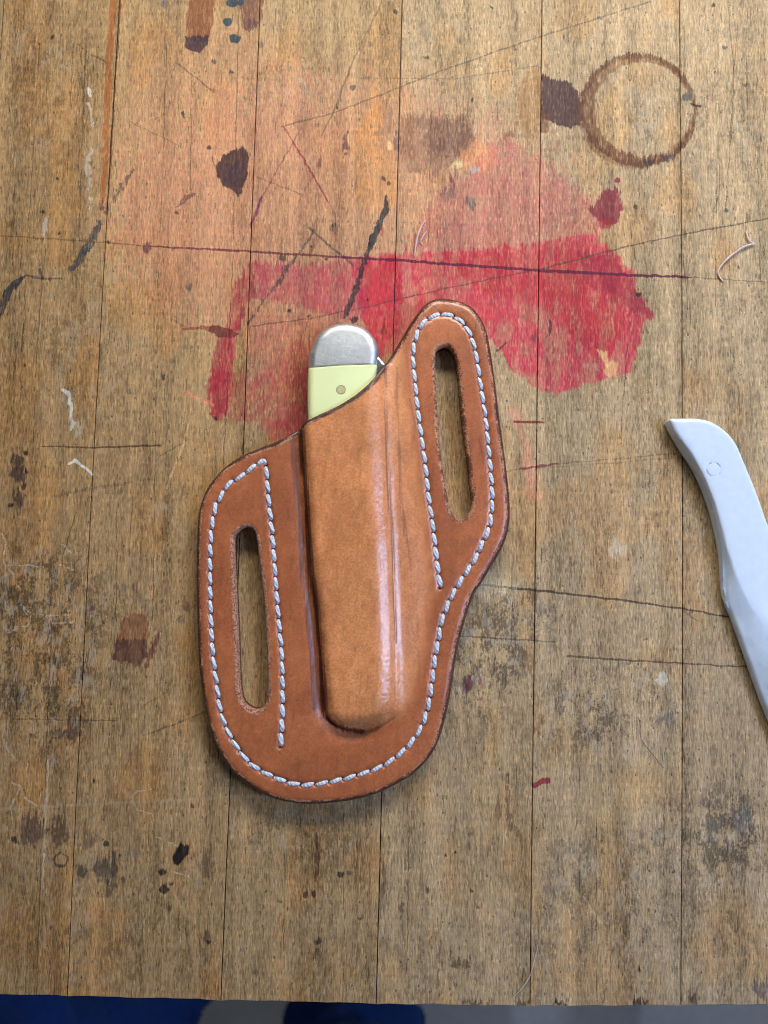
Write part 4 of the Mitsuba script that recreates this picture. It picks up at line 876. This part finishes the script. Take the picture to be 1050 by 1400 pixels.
def sheath_top(p):
    """Height of the front panel's face without edge rounding (mm)."""
    shapely.prepare(core), shapely.prepare(wide)
    dl, dr_, ds = seg_dist(p, crease_l), seg_dist(p, spline(CREASE_R[2:], 0.6)), seg_dist(p, spline(SHOULDER_RUN, 0.6))
    rim_d = np.minimum(dl, seg_dist(p, np.array(SHOULDER[:4])))
    in_w, in_c = shapely.contains_xy(wide, p[:, 0], p[:, 1]), shapely.contains_xy(core, p[:, 0], p[:, 1])
    round_ = lambda t: np.sqrt(np.clip(1 - (1 - np.clip(t, 0, 1)) ** 2, 0, 1))
    u = np.where(in_c, 1, -1) * seg_dist(p, spline(CREST, 0.5))
    z = np.full(len(p), LOW)
    z += np.where(in_w, round_(rim_d / (3.4 + 3.4 * smooth01((-p[:, 1] - 48) / 14))) * (0.9 * smooth01(ds / 9.0) + np.interp(u, ROLL_U, ROLL_Z)), 0)
    near = cKDTree(p).query(p, 22)[1] if len(p) > 5000 else None
    if near is not None:
        hump = z.copy()
        for _ in range(1):
            hump = hump[near].mean(1)
        keep = np.exp(-(dl / 1.6) ** 2)
        z = np.where(in_w, keep * z + (1 - keep) * hump, z)
    # the flap beside the left crease leans into it, and the crease itself is a tooled groove
    z -= np.where(in_w, 0, 1.1 * np.exp(-(dl / 2.6) ** 2) * smooth01((crease_l[:, 0].max() - 1.0 - p[:, 0]) / 9.0))
    z -= 0.55 * np.exp(-(seg_dist(p, spline(CREASE_L[:-2], 0.6)) / 0.55) ** 2) + 0.14 * np.exp(-(dr_ / 0.30) ** 2) * smooth01((90 - np.abs(p[:, 1] + 10)) / 20)
    z += 0.35 * (meshkit.fbm(np.c_[p * 0.06, np.zeros(len(p))], 3) - 0.5) + 0.10 * (meshkit.fbm(np.c_[p * 0.3, np.ones(len(p))], 3) - 0.5)
    return z


around = lambda c, r, k: np.vstack([c + r * np.array([math.cos(a), math.sin(a)]) for a in np.linspace(0, 2 * np.pi, k, endpoint=False)])
extra = [holes] + [around(h, r, k) for h in holes for r, k in ((0.17, 6), (0.34, 9), (0.55, 12), (0.8, 14))]
normal_to = lambda l: np.c_[-np.gradient(l[:, 1]), np.gradient(l[:, 0])] / (np.linalg.norm(np.gradient(l, axis=0), axis=1, keepdims=True) + 1e-12)
for l, offs in ((spline(CREASE_L, 0.35), (-0.5, -0.2, 0, 0.2, 0.45, 0.8, 1.2)), (spline(CREASE_R, 0.35), (-0.4, -0.2, 0, 0.2, 0.4))):
    extra += [l + normal_to(l) * o for o in offs]
extra = np.vstack(extra)
safe = body.buffer(-1.9)
extra = extra[shapely.contains_xy(safe, extra[:, 0], extra[:, 1])]
pts, faces = sheet(body, 0.44, (0.15, 0.4, 0.75, 1.1, 1.5), extra)
d_out, d_slot = seg_dist(pts, np.vstack([outline, outline[:1]])), np.minimum(*[seg_dist(pts, np.vstack([s, s[:1]])) for s in slots])
d_st, d_hole = seg_dist(pts, stitch_path), cKDTree(holes).query(pts)[0]
hi_ = cKDTree(holes).query(pts)[1]
h_t = at(np.minimum(np.linspace(0, s_len[-1], count + 1) + 0.5, s_len[-1])) - at(np.maximum(np.linspace(0, s_len[-1], count + 1) - 0.5, 0))
h_t /= np.linalg.norm(h_t, axis=1, keepdims=True)
h_t = h_t @ np.array([[0.94, 0.34], [-0.34, 0.94]])
rel = pts - holes[hi_]
h_u, h_v = (rel * h_t[hi_]).sum(1), rel[:, 0] * -h_t[hi_, 1] + rel[:, 1] * h_t[hi_, 0]
z = sheath_top(pts)
mouth = LineString(np.vstack([outline[np.argmin(np.linalg.norm(outline - q, axis=1))] for q in (OUTLINE[2], OUTLINE[0], OUTLINE[-1], OUTLINE[-3])]))
d_mouth = seg_dist(pts, np.array(mouth.coords))
at_mouth = smooth01((4.0 - d_mouth) / 2.0)
R_OUT = 2.0 - 1.2 * at_mouth
drop = R_OUT * (1 - np.sqrt(np.clip(1 - (1 - np.clip(d_out / R_OUT, 0, 1)) ** 2, 0, 1)))
z = z - drop - 0.9 * (1 - np.sqrt(np.clip(1 - (1 - np.clip(d_slot / 1.2, 0, 1)) ** 2, 0, 1)))
z -= 0.10 * np.exp(-((d_out - 1.55) / 0.22) ** 2) * (1 - at_mouth)
z -= 0.40 * np.exp(-(d_st / 0.80) ** 2) + 1.5 * np.exp(-(h_u / 0.24) ** 2 - (h_v / 0.55) ** 2)
zb = np.where(d_mouth < 40, np.maximum(3.05, sheath_top(pts) - 2.7), 3.05)
zb = np.minimum(zb, z - 0.5)
v, f = solid(pts, faces, z, zb)
nt = len(faces)
vv, ff, nn = meshkit.arrays(trimesh.Trimesh(v, f, process=False), smooth=55)
c = vv[ff].mean(1)
fo, fs = seg_dist(c, np.vstack([outline, outline[:1]])), np.minimum(*[seg_dist(c, np.vstack([s, s[:1]])) for s in slots])
wob = meshkit.noise(np.c_[c[:, :2] * 0.5, np.zeros(len(c))])
wob2 = meshkit.noise(np.c_[c[:, :2] * 1.6, np.ones(len(c))])
is_edge = fo < 0.75 + 0.4 * wob
is_bevel = ~is_edge & (fo < 1.25 + 0.5 * wob2)
is_slot = ~is_edge & ~is_bevel & (fs < 0.55 + 0.9 * wob2)


def part(key, mask, bsdf):
    used, inv = np.unique(ff[mask], return_inverse=True)
    put(key, vv[used], inv.reshape(-1, 3), bsdf, normals=nn[used])


part("knife_sheath__front_panel", ~is_edge & ~is_bevel & ~is_slot, "leather")
part("knife_sheath__burnished_edge", is_edge, "burnished_leather")
part("knife_sheath__bevel", is_bevel, "bevelled_leather")
first = seg_dist(c, np.vstack([slots[0], slots[0][:1]])) < 4
part("knife_sheath__slot_rim", is_slot & first, "bevelled_leather")
part("knife_sheath__slot_rim", is_slot & ~first, "raw_leather")
back = Polygon(outline, slots).buffer(-0.12)
bp, bf = sheet(back, 1.2, (0.4,))
bd = seg_dist(bp, np.vstack([outline, outline[:1]]))
v, f = solid(bp, bf, np.full(len(bp), 3.0), 0.12 + 1.3 * np.clip(1 - bd / 1.2, 0, 1) ** 2)
put("knife_sheath__back_panel", v, f, "burnished_leather", smooth=40)
labels["knife_sheath"] = {"label": "tan leather pancake knife sheath with white stitching lying on the bench", "category": "sheath"}
labels["knife_sheath__slot_rim"] = {"label": "rough cut rim of the upper right belt slot"}
labels["knife_sheath__slot_rim_001"] = {"label": "pale rough cut rim of the left belt slot"}
labels["knife_sheath__burnished_edge"] = {"label": "dark brown burnished outer edge"}

# stitches: each its own plump thread, slightly slanted, dipping into its holes
s_at = np.linspace(0, s_len[-1], count + 1)
zs = lambda p: sheath_top(np.atleast_2d(p)) - 0.32
for i in range(count):
    s = np.linspace(s_at[i] + 0.08, s_at[i + 1] - 0.08, 9)
    q = at(s)
    d = q[-1] - q[0]
    side = np.array([-d[1], d[0]]) / np.linalg.norm(d)
    u = np.linspace(-1, 1, 9)
    q = q + side * (0.24 * np.clip(u * 1.3, -1, 1) * rng.uniform(0.6, 1.2))[:, None]
    heavy = 1.18 if i in (0, 1, 2, count - 1, count - 2, count - 3) else rng.uniform(0.93, 1.06)
    r = heavy * 0.61 * np.sqrt(np.clip(1 - np.abs(u) ** 3.4, 0.05, 1))
    zz = zs(q) + 0.20 - 0.55 * np.abs(u) ** 3
    vtx, fcs = tube(np.c_[q, np.zeros(len(q))], r, 8)
    vtx = np.c_[vtx[:, :2], np.repeat(zz, 8) + 0.50 * vtx[:, 2]]
    put("knife_sheath__stitch", vtx, fcs, "thread", smooth=True)

# ------------------------------------------------------------------ pocket knife in the sheath
def domed(ring, zbase, ztop, radius, step, flat=0.0):
    poly = Polygon(spline(ring, 0.35, True)).buffer(0)
    p, f = sheet(poly, step, (0.12, 0.3, 0.55, 0.9, 1.3))
    e = np.array(poly.exterior.coords)
    d = seg_dist(p, e)
    q = radius * (1 - np.sqrt(np.clip(1 - (1 - np.clip(d / radius, 0, 1)) ** 2, 0, 1)))
    crown = flat * smooth01(d / 9.0)
    return solid(p, f, ztop - q + crown, np.full(len(p), zbase))


def half(ring, keep):
    return Polygon(spline(ring, 0.3, True)).buffer(0).intersection(keep)


KT = 8.3
whole = Polygon(np.vstack([BOLSTER, np.array(HANDLE)[::-1]])).buffer(0)
whole = Polygon(spline(np.array(BOLSTER[1:-1] + HANDLE[-2:1:-1][0:14]), 0.35, True)).buffer(0)
cut_a, cut_b = np.array(BOLSTER[0]), np.array(BOLSTER[-1])
dirv = (cut_b - cut_a) / np.linalg.norm(cut_b - cut_a)
up = np.array([-dirv[1], dirv[0]])
upper = Polygon([cut_a - dirv * 60, cut_b + dirv * 60, cut_b + dirv * 60 + up * 90, cut_a - dirv * 60 + up * 90])
lower = Polygon([cut_a - dirv * 60 - up * 0.12, cut_b + dirv * 60 - up * 0.12, cut_b + dirv * 60 - up * 190, cut_a - dirv * 60 - up * 190])
rim = np.array(whole.exterior.coords)


def knife_piece(key, region, zbase, ztop, radius, bsdf, crown, shrink=0.0):
    g = whole.buffer(-shrink).intersection(region) if region is not None else whole.buffer(-shrink)
    g = max(getattr(g, "geoms", [g]), key=lambda q: q.area)
    p, f = sheet(g, 0.42, (0.1, 0.25, 0.5, 0.9, 1.4, 2.0))
    d = seg_dist(p, rim)
    own = seg_dist(p, np.array(g.exterior.coords))
    q = radius * (1 - np.sqrt(np.clip(1 - (1 - np.clip(d / radius, 0, 1)) ** 2, 0, 1)))
    lip = 0.12 * (1 - np.clip(own / 0.14, 0, 1))
    v, f = solid(p, f, ztop - q + crown * smooth01(d / 9.5) - lip, np.full(len(p), zbase))
    put(key, v, f, bsdf, smooth=50)


knife_piece("pocket_knife__bolster", upper, 4.6, KT - 0.35, 2.6, "nickel", 0.22)
knife_piece("pocket_knife__handle_scale", lower, 4.6, KT - 0.45, 2.0, "yellow_plastic", 0.55)
knife_piece("pocket_knife__liner", None, 3.15, 4.5, 0.4, "brass", 0.0, 0.15)
p, f = sheet(Polygon(TANG), 0.4, (0.1, 0.25))
v, f = solid(p, f, 6.2 - 0.4 * np.clip(1 - seg_dist(p, np.array(TANG + TANG[:1])) / 0.5, 0, 1), np.full(len(p), 4.55))
put("pocket_knife__blade_tang", v, f, "blade_steel", smooth=30)
pin = trimesh.creation.cylinder(1.15, 0.9, sections=40)
pin.apply_translation((PIN[0], PIN[1], KT - 0.25))
put("pocket_knife__pin", pin.vertices, pin.faces, "pin_brass", smooth=40)
ring = trimesh.creation.annulus(1.12, 1.34, 0.5, sections=40)
ring.apply_translation((PIN[0], PIN[1], KT - 0.12))
put("pocket_knife__pin_rim", ring.vertices, ring.faces, "pin_seam", smooth=40)
labels["pocket_knife"] = {"label": "yellow handled pocket knife with silver bolster tucked into the sheath", "category": "pocket knife"}
labels["pocket_knife__handle_scale"] = {"label": "pale yellow plastic handle scale"}
labels["pocket_knife__bolster"] = {"label": "scratched silver metal bolster"}

# ------------------------------------------------------------------ white bone folder
fl, fr, rg = spline(FOLD_L, 0.5), spline(FOLD_R, 0.5), spline(RIDGE, 0.5)
fold = Polygon(np.vstack([fl, fr])).buffer(-0.5).buffer(0.5)
p, f = sheet(fold, 0.5, (0.12, 0.3, 0.6, 1.0, 1.5))
ex = np.array(fold.exterior.coords)
de, dL, dR_, dG = seg_dist(p, ex), seg_dist(p, fl), seg_dist(p, fr), seg_dist(p, rg)
between = Polygon(np.vstack([fl, rg[::-1]])).buffer(0)
inb = shapely.contains_xy(between, p[:, 0], p[:, 1])
t = dL / np.maximum(dL + dG, 1e-6)
low_part = smooth01((-20 - p[:, 1]) / 25.0)
face = 5.4 + 1.2 * low_part * smooth01(dR_ / 14.0)
edge_z = 2.6
z = np.where(inb, edge_z + (face - edge_z) * np.where(low_part > 0, (1 - low_part) * t**0.9 + low_part * np.sin(np.clip(dL / 8.0, 0, 1) * np.pi / 2), t**0.9), face)
near = cKDTree(p).query(p, 50)[1]
for _ in range(5):
    zsm = z[near].mean(1)
    z = z + (zsm - z) * (0.05 + 0.95 * low_part)
rr = 1.5
z -= rr * (1 - np.sqrt(np.clip(1 - (1 - np.clip(np.minimum(de, dR_) / rr, 0, 1)) ** 2, 0, 1)))
v, f = solid(p, f, z, 0.08 + 0.9 * np.clip(1 - de / 1.2, 0, 1) ** 2)
put("bone_folder", v, f, "white_plastic", smooth=48)
labels["bone_folder"] = {"label": "white plastic bone folder with slanted tip at the right side of the bench", "category": "bone folder"}

# ------------------------------------------------------------------ loose fibres on the bench
def strand(key, line, r, bsdf, lift=0.1):
    l = spline(line, 0.4)
    u = np.linspace(0, 1, len(l))
    zz = r + 0.12 + lift * np.sin(u * np.pi) + 0.05 * np.sin(u * 19)
    v, f = tube(np.c_[l, zz], r * (0.75 + 0.5 * np.sin(u * np.pi) * (0.7 + 0.3 * np.sin(u * 23))), 7)
    return put(key, v, f, bsdf, smooth=True)


strand("leather_curl", CURL_A, 0.26, "fibre", 0.5)
strand("leather_curl__wisp", CURL_A2, 0.20, "fibre", 0.3)
strand("leather_curl_001", CURL_B, 0.28, "fibre", 0.4)
strand("hair", HAIR, 0.11, "hair_strand", 0.3)
labels["leather_curl"] = {"label": "thin pale curl of leather on the red paint above the sheath", "category": "leather scrap"}
labels["leather_curl_001"] = {"label": "hooked pale leather shaving on the bench above the bone folder", "category": "leather scrap"}
labels["hair"] = {"label": "single pale hair curving across a board joint near the front edge", "category": "hair"}

# ------------------------------------------------------------------ person standing at the front edge
import manifold3d as m3


def limb(joints):
    """Hulls of spheres along a chain (x, y, z, r) in metres, as one manifold."""
    out = None
    for a, b in zip(joints[:-1], joints[1:]):
        s = [m3.Manifold.sphere(q[3], 28).translate(q[:3]) for q in (a, b)]
        h = m3.Manifold.batch_hull(s)
        out = h if out is None else out + h
    return out


def figure(parts, detail, key, bsdf, crumple=0.0):
    m = parts[0]
    for q in parts[1:]:
        m = m + q
    m = m.refine_to_length(detail)
    g = m.to_mesh()
    t = trimesh.Trimesh(g.vert_properties[:, :3], g.tri_verts)
    trimesh.smoothing.filter_taubin(t, iterations=12)
    if crumple:
        n = t.vertex_normals
        t.vertices = t.vertices + n * (crumple * (meshkit.fbm(np.c_[t.vertices[:, :2] * 14, t.vertices[:, 2:] * 26], 3) - 0.5))[:, None]
    scene[key] = mikit.ply(t, bsdf, smooth=True)


figure([limb([(-0.155, -0.47, 0.02, 0.10), (-0.262, -0.345, -0.25, 0.078), (-0.238, -0.51, -0.80, 0.055)]),
        limb([(-0.005, -0.47, 0.02, 0.10), (-0.016, -0.505, -0.42, 0.070), (-0.018, -0.53, -0.80, 0.055)]),
        limb([(-0.14, -0.475, 0.06, 0.12), (-0.02, -0.475, 0.06, 0.12)])], 0.012, "person__trousers", "denim", 0.06)
figure([limb([(-0.165, -0.47, 0.08, 0.115), (-0.18, -0.42, 0.45, 0.12)]), limb([(0.005, -0.47, 0.08, 0.115), (0.02, -0.42, 0.45, 0.12)]),
        limb([(-0.165, -0.47, 0.09, 0.112), (0.005, -0.47, 0.09, 0.112)]), limb([(-0.18, -0.42, 0.45, 0.12), (0.02, -0.42, 0.45, 0.12)]),
        limb([(-0.26, -0.43, 0.47, 0.07), (-0.35, -0.54, 0.20, 0.05), (-0.235, -0.46, 0.02, 0.04)]),
        limb([(0.10, -0.43, 0.47, 0.07), (0.19, -0.54, 0.20, 0.05), (0.075, -0.46, 0.02, 0.04)])], 0.02, "person__shirt", "shirt_cloth", 0.02)
figure([limb([(-0.08, -0.42, 0.50, 0.06), (-0.08, -0.37, 0.66, 0.058)]), limb([(-0.08, -0.37, 0.76, 0.088), (-0.08, -0.33, 0.70, 0.075), (-0.08, -0.30, 0.66, 0.05)])], 0.014, "person__body", "skin")
figure([limb([(-0.08, -0.39, 0.79, 0.092), (-0.08, -0.42, 0.74, 0.085)])], 0.015, "person__hair", "hair_cloth", 0.01)
for x, y in ((-0.238, -0.51), (-0.018, -0.53)):
    key = "person__shoe" if "person__shoe" not in scene else "person__shoe_001"
    figure([limb([(x, y - 0.05, -0.858, 0.040), (x, y + 0.12, -0.862, 0.036)]), limb([(x, y, -0.83, 0.05), (x, y + 0.05, -0.855, 0.04)])], 0.012, key, "shoe_leather")
labels["person"] = {"label": "person in bright blue trousers standing close to the bench's front edge", "category": "person"}
labels["person__trousers"] = {"label": "bright blue trousers"}
